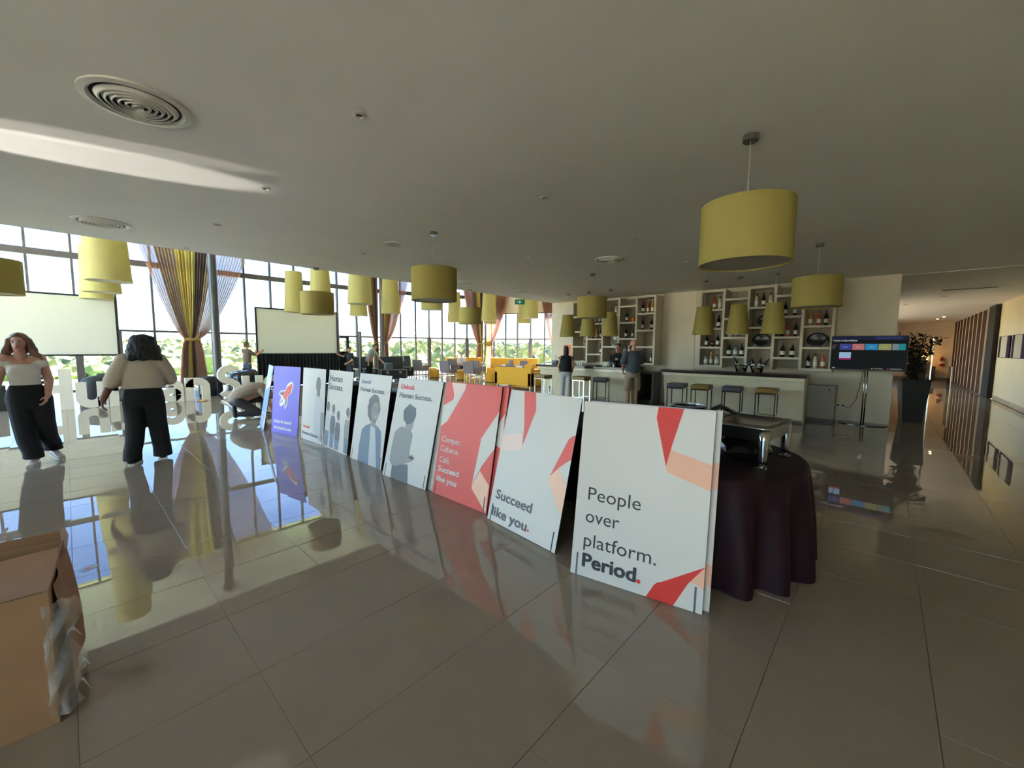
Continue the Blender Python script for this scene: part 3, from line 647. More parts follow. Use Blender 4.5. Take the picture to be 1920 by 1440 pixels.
# 5 unveil, woman with glasses
t = board('white board reading "Unveil Human Success." with smiling woman in glasses', (2.636, 5.51), (2.630, 4.66), 9.0, BOARD_WHITE)
word(t, 'Unveil', -.359, 1.07, .264, .08, KB, 0.002); word(t, 'Human Success.', -.366, .963, .663, .08, KG, 0.002)
art(t, 'portrait_coat', [(.022, .545), (-.10, .50), (-.19, .44), (-.215, .2), (-.208, 0), (.40, 0), (.36, .25), (.319, .476), (.24, .52), (.141, .548)], COAT, 1)
art(t, 'portrait_shirt', [(.03, .53), (.09, 0), (.30, 0), (.22, .30), (.15, .53)], GREYL, 2)
head(t, .06, .76, .16, .18, GREYH, 2, 26, 0.10, seed=6); head(t, .11, .71, .10, .135, GREYS, 3, name='portrait_face')
art(t, 'portrait_neck', [(.03, .6), (.03, .52), (.15, .50), (.16, .6)], GREYS, 3)
for cu in (.09, .17): MB().lathe([(0.03, 0), (0.03, 0.0018), (0.024, 0.0018), (0.024, 0)], 20, cap=False, M=Matrix.Translation((cu, 0, .745)) @ Matrix.Rotation(R(90), 4, 'X')).build('portrait_glasses', DKG, t)
art(t, 'portrait_smile', [(.10, .655), (.13, .645), (.17, .665), (.14, .63)], WH, 4)
bars(t)
# 6 group
t = board('white board reading "Human Success." with a group of standing people', (2.668, 6.48), (2.646, 5.63), 6.5, BOARD_WHITE)
word(t, 'Human', -.364, 1.04, .45, .13, KG, 0.003); word(t, 'Success.', -.376, .912, .505, .13, KG, 0.003)
for u, v, cm, sd in ((-.34, .62, GREYL, 1), (-.14, .60, DKG, 2), (.05, .52, DKG, 3), (.36, .60, SWEAT, 4)):
    art(t, 'portrait_figure', [(u - .07, v - .09), (u - .10, v - .2), (u - .08, v - .38), (u - .06, .02), (u + .07, .02), (u + .08, v - .35), (u + .09, v - .18), (u + .05, v - .09)], cm, 1)
    art(t, 'portrait_trousers', [(u - .06, .02), (u - .075, v - .36), (u + .08, v - .36), (u + .07, .02)], COAT, 2)
    head(t, u, v, .05, .075, GREYS, 3, 18, 0.0, 'portrait_face'); head(t, u - .012, v + .025, .055, .065, GREYH, 4, 18, 0.05, seed=sd)
bars(t)
# 7 unveil, standing man
t = board('white board with a standing man in white shirt and "Unveil Human Success" at the bottom', (2.652, 7.345), (2.670, 6.495), 4.25, BOARD_WHITE)
art(t, 'portrait_shirt', [(.13, .76), (.07, .70), (.05, .45), (.04, .08), (.30, .05), (.36, .3), (.42, .60), (.36, .72), (.25, .77)], GREYL, 1)
art(t, 'portrait_arm', [(.30, .52), (.42, .52), (.41, .2), (.36, .05), (.30, .05)], GREYS, 2)
art(t, 'portrait_neck', [(.14, .84), (.13, .76), (.25, .77), (.24, .88)], GREYH, 2)
head(t, .18, .95, .085, .13, GREYH, 3, name='portrait_face')
word(t, 'Unveil', -.353, .196, .261, .075, CORALT, 0.003); word(t, 'Human Success', -.363, .086, .6, .075, KG, 0.002); bars(t)
# 8 purple rocket
t = board('purple board with red and white rocket reading "Ready for launch? #HumanSuccess"', (2.471, 8.26), (2.623, 7.424), 5.25, PURPLE)
art(t, 'rocket_outline', [(.176, .946), (.205, .93), (.226, .892), (.2, .80), (.174, .752), (.068, .672), (.061, .544), (-.006, .438), (-.044, .546), (-.126, .486), (-.186, .503), (-.192, .567), (-.141, .657), (-.234, .704), (-.171, .772), (-.018, .793), (.031, .881), (.10, .93)], WH, 1)
art(t, 'rocket_fin', [(-.205, .705), (-.16, .75), (-.05, .765), (-.09, .68)], DKG, 2); art(t, 'rocket_fin', [(.0, .62), (.048, .655), (.04, .55), (-.005, .475), (-.025, .55)], DKG, 2)
art(t, 'rocket_body', [(.169, .915), (.195, .90), (.201, .869), (.155, .751), (-.011, .608), (-.093, .66), (-.07, .726), (.053, .85)], CORALT, 3)
MB().lathe([(0.05, 0), (0.05, 0.002), (0.04, 0.002), (0.04, 0)], 20, cap=False, M=Matrix.Translation((.095, 0, .79)) @ Matrix.Rotation(R(90), 4, 'X')).build('rocket_window', mat('print_dark_red', (160, 52, 60), 0.5), t)
for k in range(3): MB().box(-.165 + .03 * k, -.153 + .03 * k, -0.001, 0, .53 + .012 * k, .60 + .012 * k).build('rocket_flame', DKG, t)
word(t, 'Ready for launch?', -.335, .186, .56, .082, WH, 0.003); word(t, '#HumanSuccess', -.335, .072, .56, .082, WH, 0.003); bars(t, left=False)
# 9 blue
t = board('light blue and peach board seen almost edge-on beside the purple rocket board', (2.565, 9.245), (2.388, 8.412), 10.0, BLUE)
art(t, 'ribbon_pale', [(-.425, BH), (.30, BH), (.1, .95), (-.425, .75)], PALE); art(t, 'ribbon_peach', [(-.2, .80), (.425, 1.05), (.425, .85), (-.3, .70)], PINK, 2); art(t, 'ribbon_peach', [(.2, .1), (.425, .5), (.425, .05)], LPEACH)
word(t, 'Human', -.36, .25, .4, .1, WH, 0.003); word(t, 'Success.', -.36, .13, .45, .1, WH, 0.003)

# ---------------------------------------------------------------- round tables under dark cloths
M_CLOTH = mat('dark_plum_cloth', (40, 19, 26), 0.55, spec=0.18, var=0.1, scale=4, bump=0.05, bscale=14)
M_TTOP = mat('table_plywood', (120, 96, 70), 0.6); M_STEEL = mat('table_steel', (120, 120, 122), 0.35, metal=0.8)
def table_proto():
    t = thing('banquet_table', 'round table', 'table')
    MB().lathe([(0.83, 0.715), (0.83, 0.74)], 48).build('tabletop', M_TTOP, t)
    for k in range(4):
        a = R(45 + 90 * k); MB().tube([(0.5 * math.cos(a), 0.5 * math.sin(a), 0.715), (0.56 * math.cos(a), 0.56 * math.sin(a), 0.0)], 0.014).build('leg', M_STEEL, t)
    return t
def cloth_mesh(seed):
    rg = random.Random(seed); n = 192; rows = []
    rows.append([(0.02 * math.cos(2 * math.pi * k / n), 0.02 * math.sin(2 * math.pi * k / n), 0.746) for k in range(n)])
    rows.append([(0.82 * math.cos(2 * math.pi * k / n), 0.82 * math.sin(2 * math.pi * k / n), 0.746) for k in range(n)])
    p1, p2 = rg.random() * 6, rg.random() * 6
    for z, am, r in ((0.742, 0.0, 0.835), (0.725, 0.002, 0.846), (0.66, 0.014, 0.852), (0.5, 0.034, 0.862), (0.3, 0.050, 0.872), (0.12, 0.058, 0.88), (0.006, 0.062, 0.884)):
        row = []
        for k in range(n):
            a = 2 * math.pi * k / n; f = math.sin(17 * a + p1 + 0.7 * math.sin(5 * a + p2)); f = math.copysign(abs(f) ** 0.8, f)
            rr = r + am * f; row.append((rr * math.cos(a), rr * math.sin(a), z))
        rows.append(row)
    return MB().grid(rows, close_u=True).mesh('tablecloth', M_CLOTH, True)
tp = None
for k, (x, y, lb) in enumerate(((3.47, 1.18, 'behind the nearest white board'), (3.74, 3.12, 'behind the coral red boards'), (3.70, 5.05, 'behind the "Unlock" board'), (3.68, 6.98, 'behind the group photo board'))):
    if tp is None: tp = table_proto(); tb = tp; tb.location = (x, y, 0); tag(tb, 'round folding table under dark cloth ' + lb, 'table', 'round tables behind the boards')
    else: copy_tree(tp, (x, y, 0), label='round folding table under dark cloth ' + lb, group='round tables behind the boards')
    tag(link('tablecloth', cloth_mesh(k), None, (x, y, 0)), 'dark plum tablecloth draped to the floor ' + lb, 'tablecloth', 'dark cloths on the round tables')

# chafing dish on the nearest table
M_CHROME = mat('polished_steel', (190, 188, 182), 0.12, metal=1.0); M_CHROMEB = mat('brushed_pan', (150, 148, 142), 0.28, metal=1.0)
t = thing('chafing_dish', 'polished steel chafing dish frame with open pan on the dark round table', 'chafing dish', (3.50, 0.73, 0.748), R(-6))
hx, hy, zt = 0.29, 0.21, 0.285
for sx in (-1, 1):
    for sy in (-1, 1):
        lg = MB().lathe([(0.024, 0.012), (0.030, 0.06), (0.033, 0.20), (0.033, zt - 0.01)], 20, c=(sx * (hx - 0.03), sy * (hy - 0.03), 0)).build('leg', M_CHROME, t, smooth=True)
        MB().box(sx * (hx - 0.03) - 0.035, sx * (hx - 0.03) + 0.035, sy * (hy - 0.03) - 0.035, sy * (hy - 0.03) + 0.035, 0.0, 0.012, bev=0.003).build('foot_plate', M_CHROME, lg)
for s in (-1, 1):
    MB().box(-hx + 0.03, hx - 0.03, s * (hy - 0.012) - 0.006, s * (hy - 0.012) + 0.006, 0.19, zt, bev=0.003).build('frame_rail', M_CHROME, t)
    MB().box(s * (hx - 0.012) - 0.006, s * (hx - 0.012) + 0.006, -hy + 0.03, hy - 0.03, 0.19, zt, bev=0.003).build('frame_rail', M_CHROME, t)
pan = MB()
def rr(hx_, hy_, z, r=0.05, n=5):
    out = []
    for cx, cy, a0 in ((hx_ - r, hy_ - r, 0), (-hx_ + r, hy_ - r, 90), (-hx_ + r, -hy_ + r, 180), (hx_ - r, -hy_ + r, 270)):
        out += [(cx + r * math.cos(R(a0 + 90 * k / n)), cy + r * math.sin(R(a0 + 90 * k / n)), z) for k in range(n + 1)]
    return out
pan.grid([rr(hx + .01, hy + .01, zt - 0.004), rr(hx + .01, hy + .01, zt + 0.006), rr(hx - .035, hy - .035, zt + 0.004), rr(hx - .05, hy - .05, zt - 0.06), rr(hx - .055, hy - .055, zt - 0.075), [(0, 0, zt - 0.076)] * 24], close_u=True)
pan.build('pan', M_CHROMEB, t, smooth=True)
MB().tube([(-hx - 0.01, hy - 0.02, zt + 0.03), (-hx + 0.12, hy + 0.0, zt + 0.075), (0.0, hy + 0.01, zt + 0.085), (hx - 0.2, hy + 0.0, zt + 0.06), (hx - 0.06, hy - 0.02, zt + 0.012)], 0.018, 10).build('lid_rail', mat('black_handle', (20, 20, 21), 0.3), t, smooth=True)
# crumpled black plastic under it
t = thing('black_bag', 'crumpled shiny black plastic bag under the chafing dish', 'bag', (3.42, 0.75, 0.748))
rg = random.Random(5)
o = MB().add([(v.x * 0.21 * (1 + 0.2 * rg.uniform(-1, 1)), v.y * 0.17 * (1 + 0.2 * rg.uniform(-1, 1)), max(0.0, 0.085 + v.z * 0.085 * (1 + 0.35 * rg.uniform(-1, 1)))) for v in IV], IF).build('bag_body', mat('black_plastic', (14, 14, 15), 0.22), t)
t = thing('serving_bucket', 'dark round bucket with pale rim on the nearest table, showing above the first board', 'bucket', (3.92, 1.33, 0.748))
o = MB().lathe([(0.11, 0), (0.125, 0.02), (0.148, 0.28), (0.152, 0.30), (0.146, 0.30), (0.14, 0.28), (0.115, 0.03), (0.0, 0.025)], 36, cap=False).build('body', mat('bucket_dark', (24, 26, 27), 0.2), t); smooth_by_angle(o)
MB().lathe([(0.148, 0.296), (0.156, 0.300), (0.156, 0.308), (0.142, 0.308), (0.140, 0.296)], 36, cap=False).build('rim', mat('bucket_rim', (170, 170, 164), 0.3, metal=0.6), t)
# folded textile stacks on the tables seen through gaps between boards
for x, y, lb in ((3.15, 4.75, 'stack of folded mauve cloths behind the gap between the Unveil and Unlock boards'), (3.25, 6.5, 'stack of folded dark cloths behind the gap beside the group photo board')):
    t = thing('folded_cloths', lb, 'cloths', (x, y, 0.747), R(8))
    for k in range(4):
        MB().box(-0.22 + 0.01 * k, 0.2 - 0.012 * k, -0.3, 0.3 - 0.02 * k, 0.055 * k, 0.055 * k + 0.05, bev=0.02).build('cloth', [mat('mauve_cloth', (96, 80, 84), 0.8), mat('brown_cloth', (62, 48, 46), 0.8)][k % 2], t)

# ---------------------------------------------------------------- cardboard carton
M_CARD = mat('cardboard', (164, 126, 92), 0.75, var=0.06, scale=5, bump=0.06, bscale=90); M_CARDD = mat('cardboard_inner', (150, 112, 80), 0.8, var=0.05, scale=5)
t = thing('cardboard_box', 'large open cardboard carton at the lower left corner near the camera', 'box', (-0.108, 2.444, 0), R(-4))
bw_, bd_, bh_ = 0.85, 0.62, 0.575
MB().box(-bw_, 0, 0, 0.006, 0.0, bh_).build('front_wall', M_CARD, t)
MB().box(-bw_, 0, bd_ - 0.006, bd_, 0.0, bh_).build('back_wall', M_CARD, t)
MB().box(-0.006, 0, 0.006, bd_ - 0.006, 0.0, bh_).build('side_wall', M_CARD, t); MB().box(-bw_, -bw_ + 0.006, 0.006, bd_ - 0.006, 0.0, bh_).build('side_wall', M_CARD, t)
MB().box(-bw_, 0, 0.006, bd_ - 0.006, 0.0, 0.006).build('bottom', M_CARDD, t)
fl = MB(); 
rows = [[(-bw_ + bw_ * k / 12, 0.004 + 0.42 * j / 8, bh_ + 0.002 + 0.018 * math.sin(j * 0.5 + k * 0.3) * j / 8 + 0.01 * j / 8) for k in range(13)] for j in range(9)]
fl.grid(rows).build('top_flap', M_CARD, t, smooth=True)
MB().box(-bw_, -0.01, bd_ - 0.003, bd_ + 0.003, 0.0, 0.11).build('back_flap', M_CARDD, t, loc=(0, 0, bh_), rot=(R(-6), 0, 0))
rows = [[(0.004 + 0.04 * math.sin(R(90) * j / 7) + 0.008 * math.sin(k * 0.8), 0.10 + 0.46 * k / 10 - 0.02 * j / 7, bh_ - 0.02 - 0.50 * (j / 7) ** 1.1) for k in range(11)] for j in range(8)]
MB().grid(rows).build('side_flap', M_CARD, t, smooth=True)
M_FILM = mat('clear_plastic_film', (236, 240, 243), 0.2, clear=0.7, spec=0.9)  # whitish haze put into the colour in place of window highlights
t2 = thing('plastic_wrap', 'crumpled clear plastic film hanging over the right side of the carton', 'plastic wrap', (-0.10, 2.45, 0))
rg = random.Random(11); rows = []
for j in range(19):
    z = 0.52 - 0.49 * j / 18
    rows.append([(-0.03 + (0.095 + 0.02 * math.sin(j * 0.7)) * k / 8 + 0.004 * rg.uniform(-1, 1), -0.018 - 0.010 * math.sin(j * 0.9 + k * 1.1) - 0.007 * rg.uniform(-1, 1) + 0.05 * (k / 8) ** 2, z + 0.008 * rg.uniform(-1, 1)) for k in range(9)])
MB().grid(rows).build('film_sheet', M_FILM, t2, smooth=True)
for (p, q, s_) in (((0.03, 0.0, 0.36), (0.11, 0.0, 0.37), 0.012), ((0.05, 0.02, 0.20), (0.13, 0.01, 0.22), 0.016), ((0.05, 0.02, 0.12), (0.11, 0.0, 0.11), 0.012)):
    P0, P1 = Vector(p), Vector(q); rows = []
    for k in range(7):
        c = P0.lerp(P1, k / 6) + Vector((0, 0, 0.025 * math.sin(k * 1.2))); rows.append([tuple(c + Vector((0.004 * math.sin(k * 3), s_ * math.cos(k), s_ * math.sin(k) * 0.7))), tuple(c - Vector((0, s_ * 0.8, s_ * 0.3)))])
    MB().grid(rows).build('film_strip', M_FILM, t2, smooth=True)
# ---------------------------------------------------------------- bars
M_MARBLE = mat('dark_marble', (72, 50, 42), 0.12, rgb2=(36, 26, 24), scale=5, bump=0.0)
M_BAR = mat('bar_travertine', (236, 220, 188), 0.22, rgb2=(222, 204, 168), scale=2.2, stretch=(1, 1, 0.6))
M_BARD = mat('bar_inner', (150, 136, 114), 0.5)
def bar(label, y0, y1):
    t = thing('bar_counter', label, 'bar counter', (10.6, (y0 + y1) / 2, 0)); h = (y1 - y0) / 2
    MB().prism([(-0.19, 0.90), (-0.005, 0.06), (0.03, 0.06), (0.03, 0.0), (0.25, 0.0), (0.25, 0.985), (-0.26, 0.985), (-0.26, 0.90)], -h + 0.012, h - 0.012, 'xz' if False else 'xz', M=Matrix.Rotation(0, 4, 'Z')).build('carcass', M_BARD, t)
    n = 5
    for k in range(n):
        a, b = -h + 2 * h * k / n, -h + 2 * h * (k + 1) / n
        MB().prism([(-0.225, 0.905), (-0.040, 0.055), (-0.008, 0.055), (-0.192, 0.905)], a + 0.002, b - 0.002).build('front_panel', M_BAR, t)
    MB().box(-0.275, 0.25, -h - 0.01, h + 0.01, 0.905, 0.985, bev=0.004).build('ledge', M_BAR, t)
    for s in (-1, 1):
        MB().prism([(-0.225, 0.905), (-0.035, 0.0), (0.25, 0.0), (0.25, 0.905)], s * h - (0.012 if s > 0 else 0), s * h + (0 if s > 0 else 0.012)).build('end_panel', M_BAR, t)
    top = tag(MB().box(-0.37, 0.30, -h - 0.05, h + 0.05, 0.985, 1.055, bev=0.006).build('worktop', M_MARBLE, None, (10.6, (y0 + y1) / 2, 0)), 'dark marble worktop of the ' + label, 'worktop')
    return t
bar('right travertine bar with four stools in front', 1.20, 4.18)
bar('left travertine bar where a woman and a man stand', 5.12, 8.25)
t = thing('back_counter', 'pale stone back counter behind the left bar', 'counter', (11.5, 7.03, 0))
MB().box(-0.04, 0.21, -1.68, 1.68, 0, 0.98).build('carcass', M_STONE, t); MB().box(-0.07, 0.21, -1.70, 1.70, 0.98, 1.03, bev=0.004).build('counter_top', M_STONE, t)
for k in range(6): MB().box(-0.055, -0.04, -1.66 + 0.555 * k, -1.66 + 0.555 * k + 0.54, 0.08, 0.96).build('cabinet_door', M_STONE, t)

# ---------------------------------------------------------------- wine shelves
M_SHELF = mat('shelf_limewash', (198, 186, 164), 0.45, var=0.05, scale=4, stretch=(1, 6, 6)); M_SHB = mat('shelf_back', (158, 144, 122), 0.6, var=0.05, scale=3)
ZO = [1.14, 1.617, 2.095, 2.572, 3.05]; ZE = [1.38, 1.858, 2.335, 2.812]
XF = 11.22
def shelf_unit(label, ytop, wcol=0.55):
    t = thing('wine_shelf', label, 'shelf', (XF, ytop, 0)); d = 11.715 - XF
    for k in range(6):
        y = -wcol * k; MB().box(0, d, y - 0.028, y + 0.028, ZO[0] - 0.03, ZO[-1] + 0.03, bev=0.003).build('upright', M_SHELF, t)
    for c in range(5):
        for z in (ZO if c % 2 == 0 else ZE):
            MB().box(0.004, d, -wcol * (c + 1) + 0.028, -wcol * c - 0.028, z - 0.025, z + 0.025).build('shelf', M_SHELF, t)
        MB().box(d - 0.012, d, -wcol * (c + 1) + 0.028, -wcol * c - 0.028, ZO[0], ZO[-1]).build('back_panel', M_SHB, t)
    return t
SL, SR = 7.585, 3.61
shelf_unit('left limewashed wine shelf of staggered compartments behind the left bar', SL)
shelf_unit('right limewashed wine shelf of staggered compartments behind the right bar', SR)

# bottles: one prototype per kind, then copies
M_LABEL = mat('paper_label', (226, 222, 210), 0.6); M_FOIL = mat('bottle_foil', (40, 26, 30), 0.35)
KINDS = {'dark': ((22, 18, 18), 'dark wine bottle', 0), 'rose': ((176, 84, 60), 'rosé bottle', 0), 'clear': ((196, 200, 194), 'clear spirit bottle', 1), 'amber': ((190, 128, 50), 'amber bottle', 0), 'pale': ((206, 200, 160), 'pale wine bottle', 0),
         'blue': ((150, 176, 190), 'bluish gin bottle', 1), 'champ': ((26, 28, 22), 'round-shouldered dark bottle', 2), 'slim': ((60, 54, 46), 'slim tall bottle', 3)}
PROF = {0: [(0.034, 0), (0.037, 0.006), (0.037, 0.19), (0.030, 0.215), (0.015, 0.245), (0.014, 0.295), (0.016, 0.297), (0.016, 0.305)],
        1: [(0.042, 0), (0.046, 0.006), (0.046, 0.16), (0.038, 0.185), (0.016, 0.20), (0.015, 0.235), (0.019, 0.24), (0.019, 0.26)],
        2: [(0.042, 0), (0.048, 0.008), (0.048, 0.13), (0.040, 0.18), (0.020, 0.225), (0.016, 0.27), (0.018, 0.275), (0.018, 0.295)],
        3: [(0.026, 0), (0.028, 0.006), (0.028, 0.22), (0.020, 0.25), (0.012, 0.27), (0.012, 0.33), (0.014, 0.34)]}
def bottle_proto(kind):
    rgb, nm, pf = KINDS[kind]; t = thing('bottle', nm, 'bottle', (0, 0, -50))
    m = mat('bottle_' + kind, rgb, 0.08, clear=0.45 if kind in ('clear', 'blue') else 0.0, spec=0.6)
    o = MB().lathe(PROF[pf], 16).build('glass_body', m, t); smooth_by_angle(o, 50)
    r = PROF[pf][1][0] + 0.001
    MB().lathe([(r, 0.05), (r, 0.135)], 16, cap=False).build('label', M_LABEL, t)
    z = PROF[pf][-1][1]; r2 = PROF[pf][-1][0] + 0.001
    MB().lathe([(r2, z - 0.05), (r2, z + 0.003)], 12).build('capsule', {'rose': mat('foil_red', (150, 40, 36), 0.35), 'amber': mat('foil_gold', (176, 140, 60), 0.3, metal=0.7)}.get(kind, M_FOIL), t)
    return t
BP = {}
def bottle(kind, x, y, z, label, rz=0.0, group='bottles on the wine shelves', scale=1.0):
    if kind not in BP:
        BP[kind] = bottle_proto(kind); o = BP[kind]
    else: o = copy_tree(BP[kind])
    o.location = (x, y, z); o.rotation_euler = (0, 0, rz); o['label'] = label; o['group'] = group; o.scale = (scale, scale, scale); return o
COLN = ('first', 'second', 'third', 'fourth', 'fifth'); rg = random.Random(21)
def fill(unit, ytop, lay):
    for c, z, items in lay:
        rowname = {0: 'lowest', 1: 'second', 2: 'third', 3: 'top'}[(ZO if c % 2 == 0 else ZE).index(z) if (ZO if c % 2 == 0 else ZE).index(z) < 4 else 3]
        n = len(items)
        for k, it in enumerate(items):
            if it is None: continue
            y = ytop - 0.55 * c - 0.55 * (k + 1) / (n + 1) + rg.uniform(-0.012, 0.012)
            pos = 'alone' if sum(1 for q in items if q) == 1 else ('at left', 'at middle left', 'at middle', 'at middle right', 'at right')[{1: [2], 2: [0, 4], 3: [0, 2, 4], 4: [0, 1, 3, 4]}[n][k]]
            bottle(it, XF + 0.15 + rg.uniform(-0.02, 0.03), y, z + 0.025, f'{KINDS[it][1]} {pos} on the {rowname} tier of the {COLN[c]} column, {unit} wine shelf', rg.random() * 6, f'bottles on the {unit} wine shelf', 1.08)
fill('right', SR, [(0, ZO[3], [None, 'rose', 'pale']), (0, ZO[2], [None, None, 'dark']), (0, ZO[1], ['dark', None, 'dark']), (0, ZO[0], ['clear', 'amber', 'clear']),
                   (1, ZE[1], ['clear', 'blue', 'clear']), (1, ZE[0], ['champ', 'blue', 'champ']), (1, ZE[2], [None, 'dark']),
                   (2, ZO[3], ['pale', 'dark', 'pale']), (3, ZE[2], ['dark', 'dark']), (3, ZE[1], ['dark', 'rose', 'dark']), (3, ZE[0], ['champ', 'champ']),
                   (4, ZO[2], ['amber', 'rose', 'dark']), (4, ZO[0], ['dark', 'pale', 'rose'])])
fill('left', SL, [(0, ZO[3], [None, None, 'dark']), (0, ZO[2], [None, 'dark', None]), (1, ZE[1], ['dark', 'amber', 'dark']), (1, ZE[2], ['rose', 'dark']), (1, ZE[0], [None, None, 'dark']),
                  (2, ZO[0], [None, 'clear', None]), (2, ZO[3], [None, 'pale']), (3, ZE[2], ['dark', None]), (3, ZE[1], ['dark', 'slim']), (3, ZE[0], ['blue', 'pale', None]),
                  (4, ZO[3], ['dark', 'rose', 'amber']), (4, ZO[2], ['slim', None, 'dark']), (4, ZO[0], ['clear', None, 'slim'])])
# ornaments
M_BRASS = mat('bronze_ball', (176, 110, 40), 0.25, metal=0.6); M_BLKP = mat('black_ceramic', (22, 20, 20), 0.25, bump=0.5, bscale=25)
def ball(label, y, z, r=0.075, m=M_BRASS):
    t = thing('decor_ball', label, 'ornament', (XF + 0.2, y, z + 0.025)); o = MB().lathe([(max(0.001, r * math.sin(R(180 * k / 14))), r - r * math.cos(R(180 * k / 14))) for k in range(15)], 24, cap=False).build('ball', m, t, smooth=True)
    MB().lathe([(0.03, 0), (0.03, 0.012)], 16).build('ring_base', M_BLKP, t)
ball('glossy amber ball on the fourth column of the left wine shelf', SL - 0.55 * 3.68, ZE[2], 0.08, mat('amber_glass_ball', (206, 110, 30), 0.12)); ball('bronze ball between two bottles on the first column of the right wine shelf', SR - 0.55 * 0.5, ZO[1], 0.085, mat('dark_bronze', (120, 84, 56), 0.25, metal=0.7))
def plate(label, y, z, rx=0.2, rz=0.16, m=M_BLKP):
    t = thing('decor_plate', label, 'ornament', (XF + 0.25, y, z + 0.025))
    MB().lathe([(0.02, -0.012), (0.7, -0.008), (1.0, 0.03), (0.97, 0.036), (0.66, 0.004), (0.0, 0.0)], 32, cap=False, M=Matrix.Translation((0, 0, rz)) @ Matrix.Rotation(R(-82), 4, 'Y') @ Matrix.Diagonal((rz, rx, 1, 1))).build('dish', m, t, smooth=True)
    MB().box(0.0, 0.12, -0.05, 0.05, 0, 0.012).build('stand', M_BLKP, t)
plate('large black sculpted plate on the third column of the right wine shelf', SR - 0.55 * 2.5, ZO[1]); plate('black sculpted plate higher on the third column of the right wine shelf', SR - 0.55 * 2.6, ZO[2], 0.17, 0.15); plate('large black sculpted plate on the fifth column of the right wine shelf', SR - 0.55 * 4.5, ZO[1])
plate('grey glass disc on the third column of the left wine shelf', SL - 0.55 * 2.6, ZO[1], 0.19, 0.18, mat('smoky_glass', (120, 116, 108), 0.1))
t = thing('decor_figure', 'small pale figurine on the first column of the left wine shelf', 'ornament', (XF + 0.18, SL - 0.36, ZO[1] + 0.025))
MB().lathe([(0.03, 0), (0.03, 0.015), (0.012, 0.03), (0.016, 0.08), (0.03, 0.11), (0.012, 0.13)], 14).build('body', mat('pale_ceramic', (190, 180, 164), 0.3), t, smooth=True)
MB().lathe([(0.001, 0.12), (0.024, 0.135), (0.03, 0.155), (0.02, 0.175), (0.001, 0.18)], 14, cap=False).build('head', mat('pale_ceramic2', (96, 84, 74), 0.3), t, smooth=True)
t = thing('small_dish', 'small dish with leaves on the lowest tier of the left wine shelf', 'dish', (XF + 0.18, SL - 0.30, ZO[0] + 0.025))
MB().lathe([(0.04, 0), (0.07, 0.03), (0.066, 0.03), (0.038, 0.005), (0, 0.004)], 18, cap=False).build('bowl', M_LABEL, t, smooth=True)
MB().lathe([(0.05, 0.025), (0.03, 0.05), (0.001, 0.058)], 12, cap=False).build('filling', mat('green_leaf', (130, 140, 70), 0.6), t)

# glass bowls full of corks with bottles on the right bar
M_CORK = mat('cork', (186, 146, 100), 0.8, var=0.12, scale=20)
M_BOWL = glass('clear_bowl', (238, 242, 240), 0.18)
for x, y, lb, tilts in ((10.62, 2.45, 'left', ((0.05, 22), (-0.05, -34))), (10.58, 2.12, 'right', ((0.06, 14), (-0.02, -10), (-0.07, -30)))):
    t = thing('cork_bowl', f'{lb} glass bowl filled with corks on the right bar', 'bowl', (x, y, 1.057))
    MB().lathe([(0.09, 0), (0.105, 0.01), (0.125, 0.09), (0.15, 0.16), (0.146, 0.16), (0.12, 0.09), (0.10, 0.014), (0.0, 0.012)], 28, cap=False).build('glass', M_BOWL, t, smooth=True)
    r2 = random.Random(hash(lb) % 99); cb = MB()
    for k in range(60):
        a, rr_, z = r2.random() * 6.28, 0.095 * math.sqrt(r2.random()), 0.025 + 0.075 * r2.random()
        Mx = Matrix.Translation((rr_ * math.cos(a), rr_ * math.sin(a), z)) @ Matrix.Rotation(r2.random() * 3, 4, 'X') @ Matrix.Rotation(r2.random() * 3, 4, 'Y'); cb.lathe([(0.011, -0.02), (0.011, 0.02)], 7, M=Mx)
    o = cb.build('corks', M_CORK, t); o['kind'] = 'stuff'
    for k, (dy, tl) in enumerate(tilts):
        b_ = bottle('dark', x, y + dy, 1.057 + 0.055, f'dark wine bottle standing tilted {("at left", "in the middle", "at right")[k if len(tilts) == 3 else 2 * k]} in the {lb} cork bowl', 0.0, 'bottles in the cork bowls')
        b_.rotation_euler = (R(-tl), 0, 0)

# ---------------------------------------------------------------- bar stools
M_STEELW = mat('chrome_tube', (200, 198, 192), 0.15, metal=1.0)
def stool_proto(col):
    t = thing('bar_stool', 'stool', 'bar stool'); h = 0.19; z = 0.70
    MB().box(-h, h, -h, h, z, z + 0.10, bev=0.025).build('seat', col, t)
    b = MB().box(-h + .01, h - .01, -h + .01, h - .01, z - 0.02, z); b.build('seat_frame', M_STEELW, t)
    for sx in (-1, 1):
        for sy in (-1, 1): MB().box(sx * (h - .022) - .011, sx * (h - .022) + .011, sy * (h - .022) - .011, sy * (h - .022) + .011, 0, z - 0.02).build('leg', M_STEELW, t)
        MB().box(sx * (h - .022) - .008, sx * (h - .022) + .008, -h + .03, h - .03, 0.22, 0.236).build('footrest', M_STEELW, t)
        MB().box(-h + .03, h - .03, sx * (h - .022) - .008, sx * (h - .022) + .008, 0.22, 0.236).build('footrest', M_STEELW, t)
    return t
M_LM = mat('mustard_leather', (146, 108, 30), 0.4, var=0.05); M_LP = mat('plum_leather', (84, 70, 72), 0.4, var=0.05)
pm, pp = stool_proto(M_LM), stool_proto(M_LP); um = upp = False
